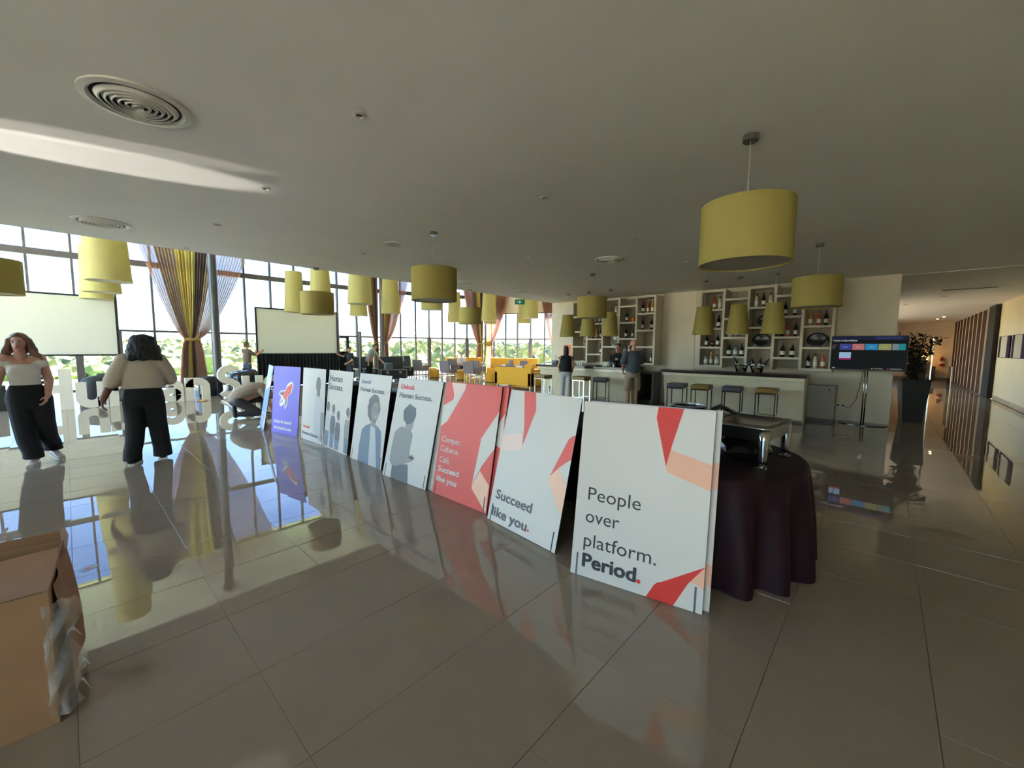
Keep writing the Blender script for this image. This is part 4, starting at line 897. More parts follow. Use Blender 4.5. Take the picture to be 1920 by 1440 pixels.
for kind, x, y, rz, lb in (('p', 9.42, 3.46, 4, 'plum leather bar stool leftmost at the right bar'), ('m', 9.45, 2.94, 3, 'mustard leather bar stool second from left at the right bar'), ('p', 9.50, 2.33, 6, 'plum leather bar stool third from left at the right bar'), ('m', 9.60, 1.72, 2, 'mustard leather bar stool rightmost at the right bar'),
                           ('m', 9.35, 7.30, 0, 'mustard leather bar stool left of the woman in black top'), ('m', 9.60, 6.15, 2, 'mustard leather bar stool between the woman and the plum stool'), ('p', 9.68, 5.58, 14, 'plum leather bar stool beside the man in khaki shorts')):
    if kind == 'm':
        o = pm if not um else copy_tree(pm); um = True
    else:
        o = pp if not upp else copy_tree(pp); upp = True
    o.location = (x, y, 0); o.rotation_euler = (0, 0, R(rz)); tag(o, lb, 'bar stool', 'bar stools')

# things on the left bar and back counter
t = thing('ice_bucket', 'black flared ice bucket on the left bar', 'bucket', (10.62, 5.72, 1.057)); MB().lathe([(0.08, 0), (0.085, 0.01), (0.17, 0.17), (0.165, 0.17), (0.075, 0.015), (0, 0.012)], 28, cap=False).build('body', M_BLACKF, t, smooth=True)
MB().lathe([(0.168, 0.165), (0.174, 0.168), (0.174, 0.174), (0.162, 0.174)], 28, cap=False).build('rim', M_BLACKF, t)
t = thing('steel_cup', 'small steel cup in front of the black ice bucket', 'cup', (10.5, 5.66, 1.057)); MB().lathe([(0.035, 0), (0.042, 0.12), (0.039, 0.12), (0.032, 0.006), (0, 0.005)], 20, cap=False).build('body', M_CHROMEB, t, smooth=True)
MB().lathe([(0.043, 0.112), (0.043, 0.121)], 20, cap=False).build('rim', M_CHROME, t)
t = thing('menu_card', 'folded pale card on the left bar left of the ice bucket', 'card', (10.6, 6.0, 1.057), R(10)); MB().prism([(-0.03, 0), (0.0, 0.10), (0.03, 0), (0.027, 0), (0, 0.095), (-0.027, 0)], -0.06, 0.06).build('card', M_LABEL, t)
for k, (y, z) in enumerate(((7.02, 0), (6.94, 0), (6.86, 0))):
    t = thing('coffee_cup', ('left', 'middle', 'right')[k] + ' white coffee cup of three on the left bar', 'cup', (10.72, y, 1.057), group='white cups on the left bar'); MB().lathe([(0.022, 0), (0.036, 0.05), (0.033, 0.05), (0.02, 0.006), (0, 0.005)], 16, cap=False).build('body', M_LABEL, t, smooth=True)
    MB().tube([(0.034, 0, 0.042), (0.052, 0, 0.036), (0.05, 0, 0.02), (0.028, 0, 0.014)], 0.004, 6).build('handle', M_LABEL, t)
t = thing('serving_tray', 'flat black serving tray on the left bar', 'tray', (10.6, 6.45, 1.057)); MB().box(-0.15, 0.15, -0.24, 0.24, 0, 0.008).build('plate', M_BLACKF, t)
MB().box(-0.16, -0.15, -0.25, 0.25, 0, 0.02).box(0.15, 0.16, -0.25, 0.25, 0, 0.02).box(-0.15, 0.15, -0.25, -0.24, 0, 0.02).box(-0.15, 0.15, 0.24, 0.25, 0, 0.02).build('rim', M_BLACKF, t)
t = thing('utensil_holder', 'grey utensil holder with spoons at the left end of the left bar', 'holder', (10.7, 7.85, 1.057)); MB().box(-0.09, 0.09, -0.09, 0.09, 0, 0.12, bev=0.01).build('box', mat('slate_box', (92, 94, 96), 0.5), t)
for k in range(6): MB().tube([(-0.05 + 0.02 * k, -0.04 + 0.016 * k, 0.12), (-0.07 + 0.03 * k, -0.06 + 0.025 * k, 0.27)], 0.008, 6).build('spoon', mat('wood_spoon', (150, 100, 70), 0.6), t)
t = thing('orange_panel', 'plain orange board leaning on the bar wall left of the wine shelf', 'board', (11.66, 8.02, 1.03), 0); MB().box(-0.012, 0.0, -0.24, 0.24, 0, 0.66, bev=0.003).build('face', mat('orange_card', (226, 138, 96), 0.6), t, rot=(0, R(4), 0)); MB().box(0.0, 0.014, -0.23, 0.23, 0.01, 0.65).build('backing', BOARD_EDGE, t, rot=(0, R(4), 0))

# ---------------------------------------------------------------- right of the bar: fridge, socket, television, planter
t = thing('bar_fridge', 'grey low cabinet fridge standing against the wall right of the right bar', 'fridge', (11.45, 0.985, 0)); M_FR = mat('fridge_grey', (150, 142, 126), 0.4)
MB().box(-0.22, 0.25, -0.25, 0.25, 0.06, 0.79, bev=0.005).build('body', M_FR, t); MB().box(-0.25, -0.222, -0.215, 0.245, 0.075, 0.775, bev=0.004).build('door', M_FR, t)
MB().box(-0.256, -0.25, -0.16, -0.13, 0.70, 0.73).build('lock', M_DARK, t); MB().box(-0.2, 0.25, -0.24, 0.24, 0, 0.06).build('plinth', mat('plinth_grey', (96, 92, 84), 0.5), t)
t = thing('storage_cabinet', 'dark open storage cabinet standing between the two bars behind the man', 'cabinet', (11.38, 5.02, 0)); MB().box(-0.25, 0.3, -0.02, 0.02, 0.1, 0.86).box(-0.25, 0.3, 0.44, 0.48, 0.1, 0.86).build('side_panel', mat('cabinet_grey', (120, 116, 108), 0.5), t, loc=(0, -0.23, 0))
MB().box(-0.25, 0.3, -0.25, 0.25, 0.86, 0.9).build('top', MATS['cabinet_grey'], t); MB().box(0.28, 0.3, -0.21, 0.21, 0.1, 0.86).build('back', M_BLACKF, t); MB().box(-0.22, 0.28, -0.21, 0.21, 0.1, 0.12).build('shelf', M_BLACKF, t); MB().box(-0.24, 0.3, -0.24, 0.24, 0, 0.1).build('plinth', MATS['plinth_grey'], t)
t = thing('wall_socket', 'white double socket low on the wall left of the television pole', 'socket', (11.72, 0.66, 0.34)); MB().box(-0.012, 0.0, -0.085, 0.085, -0.045, 0.045, bev=0.003).build('plate', M_WHT, t)
for s in (-1, 1): MB().lathe([(0.022, 0), (0.022, 0.002)], 16, M=Matrix.Translation((-0.012, s * 0.04, 0)) @ Matrix.Rotation(R(-90), 4, 'Y')).build('outlet', M_DARK, t)
tag(MB().tube([(11.70, 0.62, 0.33), (11.66, 0.5, 0.30), (11.60, 0.40, 0.5), (11.58, 0.34, 0.9), (11.52, 0.30, 1.25)], 0.006, 6).build('power_cable', M_BLACKF), 'thin black cable running from the socket up to the television', 'cable')

t = thing('television', 'flat television on a chrome pole stand showing a dark menu with coloured tiles', 'television', (11.38, 0.26, 0), R(-90))
def tvbox(name, u0, u1, v0, v1, m, par, lift): return MB().box(u0, u1, -0.25 - lift, -0.25, v0, v1).build(name, m, par)
MB().box(-0.60, 0.60, -0.25, -0.20, 1.165, 1.875, bev=0.006).build('bezel', M_BLACKF, t)
M_SCR = mat('lcd_black', (7, 7, 9), 0.5, spec=0.15, emit=0.1); scr = tvbox('screen', -0.59, 0.59, 1.185, 1.865, M_SCR, t, 0.0015)
def em(nm, rgb, e): return mat(nm, tuple(int(v * 0.75) for v in rgb), 0.5, emit=e * 0.08, spec=0.15)
tvbox('header_band', -0.59, 0.59, 1.79, 1.862, em('lcd_navy', (26, 30, 66), 0.9), scr, 0.002); tvbox('header_glow', 0.10, 0.5, 1.80, 1.855, em('lcd_blue', (48, 58, 118), 0.9), scr, 0.0022)
for k, c in enumerate(((64, 76, 168), (214, 128, 128), (40, 152, 214), (172, 172, 112), (40, 156, 164))):
    u = -0.455 + 0.205 * k; tvbox('menu_tile', u, u + 0.192, 1.585, 1.71, em('lcd_tile_%d' % k, c, 1.0), scr, 0.0025)
    if k < 4: tvbox('tile_caption', u + 0.06, u + 0.13, 1.640, 1.648, em('lcd_white', (226, 230, 236), 1.2), scr, 0.003)
tvbox('tile_photo', 0.365, 0.455, 1.59, 1.705, em('lcd_grey', (150, 156, 166), 1.0), scr, 0.003); tvbox('menu_tile', -0.455, -0.263, 1.38, 1.535, em('lcd_pale', (168, 200, 236), 1.3), scr, 0.0025); tvbox('tile_banner', -0.455, -0.263, 1.38, 1.415, em('lcd_magenta', (206, 26, 120), 1.0), scr, 0.003)
put_text('TODO O MULTIMÉDIA', 0.40, 0.042, -0.575, 1.762, -0.2535, MATS['lcd_white'], scr, 0.001)
for k in range(4): tvbox('menu_line', -0.575, -0.575 + (0.10, 0.06, 0.04, 0.035)[k], 1.69 - 0.03 * k, 1.698 - 0.03 * k, em('lcd_red', (150, 40, 44), 0.8) if k == 0 else MATS['lcd_grey'], scr, 0.0025)
for u, w_, m_ in ((0.07, 0.03, em('lcd_yellow', (220, 210, 130), 1.2)), (0.12, 0.13, MATS['lcd_grey']), (0.31, 0.03, em('lcd_red2', (210, 40, 50), 1.2)), (0.36, 0.17, MATS['lcd_grey']), (-0.56, 0.05, MATS['lcd_white'])): tvbox('status_mark', u, u + w_, 1.20, 1.214, m_, scr, 0.0025)
for s in (-0.02, 0.02): MB().tube([(s, 0.0, 0.02), (s, 0.0, 1.5)], 0.012, 12).build('pole', M_CHROME, t, smooth=True)
MB().box(-0.2, 0.2, -0.20, 0.0, 1.42, 1.6).build('mount_bracket', M_BLACKF, t)
MB().lathe([(0.40, 0.0), (0.40, 0.012), (0.39, 0.016)], 40, sx=1.0, sy=0.62).build('base', mat('smoked_glass_base', (30, 29, 28), 0.1), t, smooth=False)
MB().box(0.44, 0.46, -0.235, -0.215, 1.875, 1.95).build('camera_stick', M_BLACKF, t)

t = thing('planter', 'tall tapered black square planter at the corridor corner', 'planter', (12.80, -0.52, 0), R(10))
MB().grid([[(-.165, -.165, 0), (.165, -.165, 0), (.165, .165, 0), (-.165, .165, 0)], [(-.235, -.235, .93), (.235, -.235, .93), (.235, .235, .93), (-.235, .235, .93)], [(-.24, -.24, .95), (.24, -.24, .95), (.24, .24, .95), (-.24, .24, .95)], [(-.21, -.21, .95), (.21, -.21, .95), (.21, .21, .95), (-.21, .21, .95)], [(-.2, -.2, .88), (.2, -.2, .88), (.2, .2, .88), (-.2, .2, .88)]], close_u=True).build('pot', mat('planter_black', (16, 14, 14), 0.45), t)
MB().box(-0.203, 0.203, -0.203, 0.203, 0.86, 0.885).build('soil', mat('soil', (40, 32, 26), 0.9), t)
pl = thing('branch_plant', 'bushy dark leafy branches standing in the black planter', 'plant', (12.80, -0.52, 0.885))
r4 = random.Random(8); stems = MB(); leaves = MB()
for k in range(26):
    a, sp = r4.random() * 6.28, r4.uniform(0.08, 0.42); h = r4.uniform(0.55, 1.1); pts = []
    for j in range(6):
        q = j / 5; pts.append((0.05 * math.cos(a) + sp * q ** 1.6 * math.cos(a), 0.05 * math.sin(a) + sp * q ** 1.6 * math.sin(a), h * q))
    stems.tube(pts, [0.008 - 0.0011 * j for j in range(6)], 6)
    for j in range(34):
        q = r4.uniform(0.10, 1.0); i0 = min(4, int(q * 5)); p = Vector(pts[i0]).lerp(Vector(pts[i0 + 1]), q * 5 - i0)
        d = Vector((r4.uniform(-1, 1), r4.uniform(-1, 1), r4.uniform(-0.3, 0.9))).normalized(); s_ = d.cross(Vector((0.3, 0.2, 1))).normalized(); ln = r4.uniform(0.08, 0.17); leaves.cur = r4.choice((0, 0, 1))
        leaves.add([p, p + d * ln * 0.5 + s_ * ln * 0.22, p + d * ln, p + d * ln * 0.5 - s_ * ln * 0.22], [(0, 1, 2, 3)])
stems.build('stems', mat('stem_brown', (70, 54, 40), 0.7), pl); o = leaves.build('foliage', [mat('leaf_dark', (50, 56, 42), 0.5), mat('leaf_dry', (120, 116, 98), 0.6)], pl); o['kind'] = 'stuff'

# ---------------------------------------------------------------- corridor
t = thing('slat_screen', 'row of tall dark brown wooden boards lining the corridor wall', 'screen', (20.8, -2.72, 0))
MB().box(0.0, 1.2, 0.0, 0.10, 0, 3.12).build('end_post', mat('charcoal_panel', (56, 52, 50), 0.8, spec=0.1), t)
M_SLAT = mat('walnut_board', (66, 43, 33), 0.85, spec=0.1, var=0.12, scale=3, stretch=(1, 1, 0.1))
for k in range(9): MB().box(1.30 + 1.0 * k, 1.30 + 1.0 * k + 0.86, 0.08, 0.13, 0.05, 3.06, bev=0.004).build('board', M_SLAT, t)
for k in range(9): MB().box(1.285 + 1.0 * k, 1.30 + 1.0 * k, 0.08, 0.133, 0.05, 3.06).build('lit_edge', mat('lit_edge_paint', (236, 226, 204), 0.5), t)  # pale strips painted in for board edges that catch the light
MB().box(1.2, 10.3, -0.012, 0.0, 0, 3.12).build('backing', mat('pale_backing', (236, 226, 204), 0.6), t)
M_PUR = mat('dark_purple_frame', (40, 22, 56), 0.8, spec=0.1)
for x0, x1, lb in ((18.85, 20.40, 'left pale framed picture with dark purple side band on the corridor wall'), (17.0, 18.55, 'right pale framed picture with dark purple edge on the corridor wall')):
    t = thing('wall_picture', lb, 'picture', ((x0 + x1) / 2, -2.74, 1.72), group='framed pictures on the corridor wall'); h = (x1 - x0) / 2
    MB().box(-h, h, 0.0, 0.02, -0.33, 0.33).build('canvas', mat('picture_canvas', (196, 188, 166), 0.7), t)
    MB().box(-h, h, 0.0, 0.03, 0.325, 0.335).box(-h, h, 0.0, 0.03, -0.335, -0.325).box(-h - .01, -h, 0, 0.03, -0.335, 0.335).box(h, h + .01, 0, 0.03, -0.335, 0.335).build('frame', M_PUR, t)
    MB().box(-h, -h + 0.45, 0.02, 0.024, -0.325, 0.325).build('side_band', M_PUR, t); MB().box(h - 0.22, h, 0.02, 0.024, -0.325, 0.325).build('side_band', M_PUR, t)
t = thing('fire_extinguisher', 'red fire extinguisher hanging on the far corridor wall', 'fire extinguisher', (32.1, -2.33, 0.76)); M_EXT = mat('extinguisher_red', (150, 22, 24), 0.3)
o = MB().lathe([(0.09, 0), (0.1, 0.03), (0.1, 0.36), (0.06, 0.43), (0.03, 0.45), (0.03, 0.48)], 20).build('cylinder', M_EXT, t); smooth_by_angle(o, 50)
MB().tube([(0, 0, 0.48), (-0.04, 0.02, 0.52), (-0.10, 0.06, 0.44), (-0.115, 0.06, 0.2)], 0.014, 8).build('hose', M_BLACKF, t); MB().box(-0.08, 0.03, -0.015, 0.015, 0.48, 0.51).build('handle', M_BLACKF, t); MB().lathe([(0.101, 0.14), (0.101, 0.28)], 20, cap=False).build('label', M_LABEL, t)
t = thing('table_lamp', 'glowing table lamp at the end of the corridor', 'lamp', (31.7, -1.66, 0)); MB().lathe([(0.12, 0.75), (0.02, 0.78), (0.02, 1.1)], 16).build('base', M_BLACKF, t); MB().lathe([(0.24, 1.05), (0.19, 1.38)], 24, cap=False).build('lamp_shade', mat('lit_shade', (224, 170, 90), 0.7, emit=0.9), t)
MB().box(-0.3, 0.3, -0.4, 0.35, 0.0, 0.75, bev=0.01).build('side_chest', mat('dark_chest', (58, 48, 46), 0.4), t)
t = thing('lounge_chair', 'chrome framed chair at the end of the corridor beside the planter', 'chair', (30.6, -1.4, 0)); MB().box(-0.3, 0.3, -0.3, 0.3, 0.36, 0.46, bev=0.02).build('seat', M_BLACKF, t); MB().box(0.24, 0.3, -0.3, 0.3, 0.46, 0.95, bev=0.02).build('backrest', M_BLACKF, t)
for s in (-1, 1): MB().tube([(-0.3, s * 0.32, 0), (-0.3, s * 0.32, 0.62), (0.3, s * 0.32, 0.62), (0.3, s * 0.32, 0)], 0.015, 8).build('arm_frame', M_CHROME, t)
for x, y, z1, lb in ((16.0, -0.96, 1.98, 'tall glass partition panel edge in the corridor, left'), (20.3, -1.72, 1.05, 'lower glass panel edge in the corridor, right')):
    t = thing('glass_panel', lb, 'glass panel', (x, y, 0), group='glass panels in the corridor'); MB().box(0.0, 1.2, -0.005, 0.005, 0.01, z1).build('pane', glass('panel_glass', (232, 240, 238), 0.1), t); MB().box(-0.012, 0.0, -0.012, 0.012, 0, z1).build('edge', mat('polished_edge', (226, 222, 206), 0.15, metal=0.4), t)
t = struct(MB().box(31.0, 31.9, -2.735, -2.70, 0.0, 2.1).build('door_2', mat('door_brown', (70, 50, 42), 0.4))); MB().lathe([(0.02, 0), (0.02, 0.05)], 10, M=Matrix.Translation((31.1, -2.70, 1.0)) @ Matrix.Rotation(R(-90), 4, 'X')).build('door_handle', M_CHROME, t)
# ---------------------------------------------------------------- lounge at the back
M_MUST = mat('mustard_upholstery', (218, 160, 38), 0.7, var=0.05, scale=5, bump=0.05, bscale=120); M_GREYU = mat('grey_upholstery', (128, 114, 114), 0.75, var=0.05, scale=6); M_WLEG = mat('white_leg', (216, 208, 196), 0.4)
M_BEIGEC = mat('beige_cushion', (196, 170, 120), 0.8); M_GREYC = mat('grey_cushion', (120, 108, 112), 0.8)
def sofa(label, loc, rz, L, grp='mustard sofas'):
    t = thing('sofa', label, 'sofa', loc, R(rz), grp)      # back along local x at y=0, seat towards +y
    MB().box(-L / 2, L / 2, 0.0, 0.20, 0.09, 0.80, bev=0.03).build('backrest', M_MUST, t)
    MB().box(-L / 2 + 0.16, L / 2 - 0.16, 0.20, 0.88, 0.09, 0.28, bev=0.02).build('seat_base', M_MUST, t)
    for s in (-1, 1):
        MB().box(s * L / 2 - (0.18 if s > 0 else 0), s * L / 2 + (0 if s > 0 else 0.18), 0.0, 0.88, 0.09, 0.62, bev=0.03).build('armrest', M_MUST, t)
        MB().box(s * (L / 4 - 0.08) - L / 4 + 0.09, s * (L / 4 - 0.08) + L / 4 - 0.09, 0.20, 0.86, 0.28, 0.44, bev=0.04).build('seat_cushion', M_MUST, t)
        for y in (0.06, 0.78): MB().box(s * (L / 2 - 0.1) - 0.03, s * (L / 2 - 0.1) + 0.03, y, y + 0.06, 0, 0.09).build('foot', M_WLEG, t)
    return t
sofa('mustard sofa seen from behind, left of the bar', (11.88, 10.85, 0), -90, 1.95)
sofa('mustard sofa facing the one seen from behind, its end showing by the bar', (14.3, 10.4, 0), 90, 1.8)
def cushion(label, loc, rot, m, w_=0.42):
    t = thing('cushion', label, 'cushion', loc, group='scatter cushions'); t.rotation_euler = rot
    P = []
    for j in range(9):
        v = -1 + 2 * j / 8; P.append([(w_ / 2 * u * (1 - 0.06 * (1 - v * v)), -0.075 * (1 - u * u) ** 0.5 * (1 - v * v) ** 0.5, w_ / 2 * v * (1 - 0.06 * (1 - u * u))) for u in [-1 + 2 * k / 8 for k in range(9)]])
    Q = [[(x, -y, z) for x, y, z in row] for row in P]
    MB().grid(P).grid([r_[::-1] for r_ in Q]).build('cover', m, t, smooth=True); MB().tube([(-w_ / 2, 0, -w_ / 2), (w_ / 2, 0, -w_ / 2), (w_ / 2, 0, w_ / 2), (-w_ / 2, 0, w_ / 2), (-w_ / 2, 0, -w_ / 2)], 0.006, 6).build('piping', m, t)
cushion('grey cushion on the mustard sofa seen from behind', (12.28, 11.40, 0.70), (R(-15), 0, R(-85)), M_GREYC); cushion('mustard cushion on the mustard sofa seen from behind', (12.28, 10.38, 0.70), (R(-15), 0, R(-92)), M_MUST); cushion('white patterned cushion on the mustard sofa', (12.30, 10.90, 0.68), (R(-20), 0, R(-94)), M_LABEL, 0.36)

def banquette(label, x0, y0, x1, y1):
    L = math.hypot(x1 - x0, y1 - y0); t = thing('banquette', label, 'bench', ((x0 + x1) / 2, (y0 + y1) / 2, 0), math.atan2(y1 - y0, x1 - x0), 'mustard window banquettes')
    MB().box(-L / 2, L / 2, 0.0, 0.16, 0.05, 0.98, bev=0.03).build('backrest', M_MUST, t); MB().box(-L / 2, L / 2, -0.55, 0.0, 0.05, 0.42, bev=0.03).build('seat', M_MUST, t)
    for k in range(max(2, int(L / 0.7))): MB().box(-L / 2 + L * k / max(2, int(L / 0.7)) + 0.01, -L / 2 + L * (k + 1) / max(2, int(L / 0.7)) - 0.01, -0.02, 0.0, 0.45, 0.95, bev=0.008).build('back_pad', M_MUST, t)
banquette('long mustard banquette under the window left of the corner curtains', 14.4, 18.15, 16.5, 17.42); banquette('long mustard banquette under the window right of the corner curtains', 16.75, 17.0, 17.75, 14.25)

def chair_proto():
    t = thing('armchair', 'chair', 'chair')                  # faces +y
    MB().box(-0.27, 0.27, -0.24, 0.28, 0.40, 0.50, bev=0.025).build('seat', M_GREYU, t)
    MB().prism([(-0.27, 0.44), (0.27, 0.44), (0.25, 0.94), (-0.25, 0.94)], -0.04, 0.04, M=Matrix.Translation((0, -0.26, 0)) @ Matrix.Rotation(R(8), 4, 'X') @ Matrix.Translation((0, 0.06, 0))).build('backrest', M_GREYU, t)
    for s in (-1, 1):
        MB().box(s * 0.285 - 0.03, s * 0.285 + 0.03, -0.22, 0.22, 0.44, 0.66, bev=0.015).build('armrest', M_GREYU, t)
        for y in (-0.22, 0.24): MB().prism([(s * 0.25 - 0.022, 0.40), (s * 0.25 + 0.022, 0.40), (s * 0.27 + 0.014, 0), (s * 0.27 - 0.014, 0)], y - 0.02, y + 0.02).build('leg', M_WLEG, t)
    MB().box(-0.25, 0.25, -0.22, 0.26, 0.375, 0.40).build('seat_rail', M_WLEG, t)
    return t
cp_ = chair_proto(); first = True
for x, y, rz, lb in ((12.25, 13.60, -75, 'grey armchair with white legs directly left of the mustard sofa, seen from behind'), (11.95, 14.90, -75, 'grey armchair with white legs in the middle, seen from behind'), (12.0, 17.15, -70, 'grey armchair nearest the flight cases by the window'),
                     (13.45, 14.50, -80, 'grey armchair farther back behind the middle table'), (13.75, 16.75, 150, 'pale grey armchair facing the room near the window'), (15.4, 14.55, 60, 'grey armchair beside the corner banquette'), (14.6, 12.9, 80, 'grey armchair behind the mustard sofa back')):
    o = cp_ if first else copy_tree(cp_); first = False; o.location = (x, y, 0); o.rotation_euler = (0, 0, R(rz)); tag(o, lb, 'chair', 'grey armchairs in the lounge')
def pouf(label, x, y):
    t = thing('pouf', label, 'pouf', (x, y, 0), group='round mustard poufs'); o = MB().lathe([(0.24, 0.03), (0.245, 0.05), (0.245, 0.40), (0.23, 0.44), (0.12, 0.455), (0.0, 0.457)], 28, cap=False).build('cover', M_MUST, t); smooth_by_angle(o, 60); MB().lathe([(0.22, 0), (0.22, 0.03)], 24).build('base', M_DARK, t)
for x, y, lb in ((12.75, 17.05, 'left of the middle chairs, nearest the windows'), (12.85, 15.10, 'between the two grey chairs'), (12.95, 13.15, 'beside the mustard sofa back'), (13.6, 18.35, 'farthest, by the glass'), (13.85, 15.95, 'beyond the middle table')): pouf('round mustard pouf ' + lb, x, y)
M_TT = mat('glossy_table_top', (120, 124, 126), 0.08)
def cafe_table(label, x, y):
    t = thing('cafe_table', label, 'table', (x, y, 0), group='square lounge tables'); MB().box(-0.35, 0.35, -0.35, 0.35, 0.70, 0.73, bev=0.005).build('tabletop', M_TT, t); MB().tube([(0, 0, 0.02), (0, 0, 0.70)], 0.035, 14).build('pedestal', M_CHROMEB, t); MB().box(-0.22, 0.22, -0.22, 0.22, 0, 0.02, bev=0.004).build('base', M_CHROMEB, t)
for x, y, lb in ((13.0, 13.75, 'nearest the mustard sofa'), (12.75, 15.75, 'between the grey chairs'), (12.9, 18.0, 'by the left windows'), (14.6, 15.4, 'in front of the seated person'), (15.6, 13.4, 'behind the sofa by the right windows')): cafe_table('square glossy lounge table ' + lb, x, y)
t = thing('napkin_pile', 'crumpled white napkins on the table before the seated person', 'napkins', (14.6, 15.35, 0.73)); MB().add([(v.x * 0.12, v.y * 0.1, 0.05 + v.z * 0.05 * (1 + 0.3 * math.sin(9 * v.x))) for v in IV], IF).build('paper', M_LABEL, t); MB().box(-0.15, 0.15, -0.12, 0.12, 0, 0.006).build('tray', M_CHROMEB, t)
t = thing('floor_marker', 'small yellow marker post on the floor before the grey chair', 'marker', (11.70, 13.35, 0)); MB().lathe([(0.05, 0), (0.045, 0.34), (0.03, 0.37)], 16).build('post', mat('marker_yellow', (226, 190, 60), 0.5), t); MB().lathe([(0.1, 0), (0.1, 0.02), (0.05, 0.03)], 16).build('foot', M_BLACKF, t)
t = thing('water_bottle_stand', 'small steel cylinder standing at the left stool of the left bar', 'canister', (9.75, 7.35, 0)); MB().lathe([(0.07, 0), (0.07, 0.30), (0.03, 0.36), (0.03, 0.40)], 18).build('body', M_CHROME, t, smooth=True); MB().lathe([(0.032, 0.40), (0.032, 0.44)], 14).build('cap', M_BLACKF, t)

# ---------------------------------------------------------------- flight cases and stage gear
M_CASE = mat('case_laminate', (36, 38, 40), 0.5, var=0.08); M_ALU = mat('case_aluminium', (186, 184, 176), 0.3, metal=0.9); M_FOAM = mat('case_foam', (58, 62, 66), 0.8)
def flight_case(label, x, y, rz, w_, d, h, lid):
    t = thing('flight_case', label, 'case', (x, y, 0), R(rz), 'black flight cases by the windows')
    MB().box(-w_ / 2, w_ / 2, -d / 2, d / 2, 0.10, h, bev=0.004).build('body', M_CASE, t)
    b = MB()
    for sx in (-1, 1):
        for sy in (-1, 1): b.box(sx * w_ / 2 - 0.018, sx * w_ / 2 + 0.018, sy * d / 2 - 0.018, sy * d / 2 + 0.018, 0.09, h + 0.004)
    for z in (0.10, h):
        for s in (-1, 1): b.box(-w_ / 2, w_ / 2, s * d / 2 - 0.016, s * d / 2 + 0.016, z - 0.016, z + 0.016).box(s * w_ / 2 - 0.016, s * w_ / 2 + 0.016, -d / 2, d / 2, z - 0.016, z + 0.016)
    b.build('edging', M_ALU, t)
    for s in (-1, 1):
        MB().box(s * w_ * 0.25 - 0.06, s * w_ * 0.25 + 0.06, -d / 2 - 0.012, -d / 2, h - 0.16, h - 0.06).build('latch', M_ALU, t)
        for sy in (-1, 1): MB().lathe([(0.045, -0.02), (0.045, 0.02)], 14, M=Matrix.Translation((s * (w_ / 2 - 0.1), sy * (d / 2 - 0.1), 0.046)) @ Matrix.Rotation(R(90), 4, 'Y')).build('caster', M_BLACKF, t)
    if lid:
        l_ = MB().box(-w_ / 2, w_ / 2, 0, 0.10, 0.0, d * 0.92, bev=0.004).build('lid', M_CASE, t, loc=(0, d / 2, h + 0.02), rot=(R(-lid), 0, 0)); MB().box(-w_ / 2 + 0.03, w_ / 2 - 0.03, -0.004, 0.0, 0.03, d * 0.92 - 0.03).build('lining', M_FOAM, l_)
        MB().box(-w_ / 2 - .012, -w_ / 2 + .012, -0.01, 0.11, 0, d * 0.92).box(w_ / 2 - .012, w_ / 2 + .012, -0.01, 0.11, 0, d * 0.92).box(-w_ / 2, w_ / 2, -0.01, 0.11, d * 0.92 - 0.012, d * 0.92 + 0.012).build('lid_edging', M_ALU, l_)
    return t
flight_case('black flight case with open lid in front of the second column', 10.15, 16.75, -18, 1.15, 0.62, 0.52, 4)
fc = flight_case('black flight case with open lid and a paper note inside, right of the second column', 11.55, 17.95, -18, 0.85, 0.6, 0.55, 14)
MB().box(-0.06, 0.10, -0.008, -0.004, 0.28, 0.5).build('paper_note', M_LABEL, [c for c in fc.children if c.name.startswith('lid')][0])
flight_case('black flight case with open lid behind the man in the grey T-shirt', 9.78, 18.5, -5, 1.0, 0.6, 0.5, 6); flight_case('black flight case with open lid left of the totem', 8.75, 18.55, 0, 0.7, 0.5, 0.5, 3)
t = thing('grey_device', 'small grey electronic box lying on the nearest flight case', 'device', (9.85, 16.6, 0.536), R(-18)); MB().box(-0.16, 0.16, -0.16, 0.16, 0, 0.30, bev=0.01).build('housing', mat('device_grey', (120, 124, 128), 0.5), t); MB().box(-0.14, 0.14, -0.165, -0.16, 0.03, 0.27).build('front_panel', mat('device_dark', (84, 86, 90), 0.5), t)
t = thing('display_totem', 'tall slim black totem display standing before the man in the grey T-shirt', 'totem', (8.32, 16.2, 0), R(35)); MB().box(-0.06, 0.06, -0.045, 0.045, 0.02, 2.20, bev=0.005).build('column', M_BLACKF, t); MB().box(-0.22, 0.22, -0.22, 0.22, 0, 0.02).build('base', M_BLACKF, t); MB().box(-0.045, 0.045, -0.048, -0.045, 0.5, 2.15).build('display', mat('totem_glass', (14, 14, 16), 0.06), t)
# black covered equipment behind the letters
def covered(label, x, y, sx, sy, h, gl, seed):
    t = thing('covered_equipment', label, 'equipment', (x, y, 0)); rg = random.Random(seed); P = []
    n = 40
    for z, k in ((0.0, 1.0), (0.15, 0.99), (h * 0.7, 0.97), (h * 0.88, 0.93), (h * 0.97, 0.8), (h, 0.5), (h * 1.01, 0.01)):
        P.append([(sx * k * (1 + 0.03 * math.sin(9 * a + seed)) * math.copysign(abs(math.cos(a)) ** 0.6, math.cos(a)), sy * k * math.copysign(abs(math.sin(a)) ** 0.6, math.sin(a)), z * (1 + 0.08 * math.cos(a)) if z > 0.2 else z) for a in [2 * math.pi * q / n for q in range(n)]])
    MB().grid(P, close_u=True).build('cover', gl, t, smooth=True); MB().box(-sx * 0.9, sx * 0.9, -sy * 0.9, sy * 0.9, 0.0, 0.08).build('pallet', M_BLACKF, t)
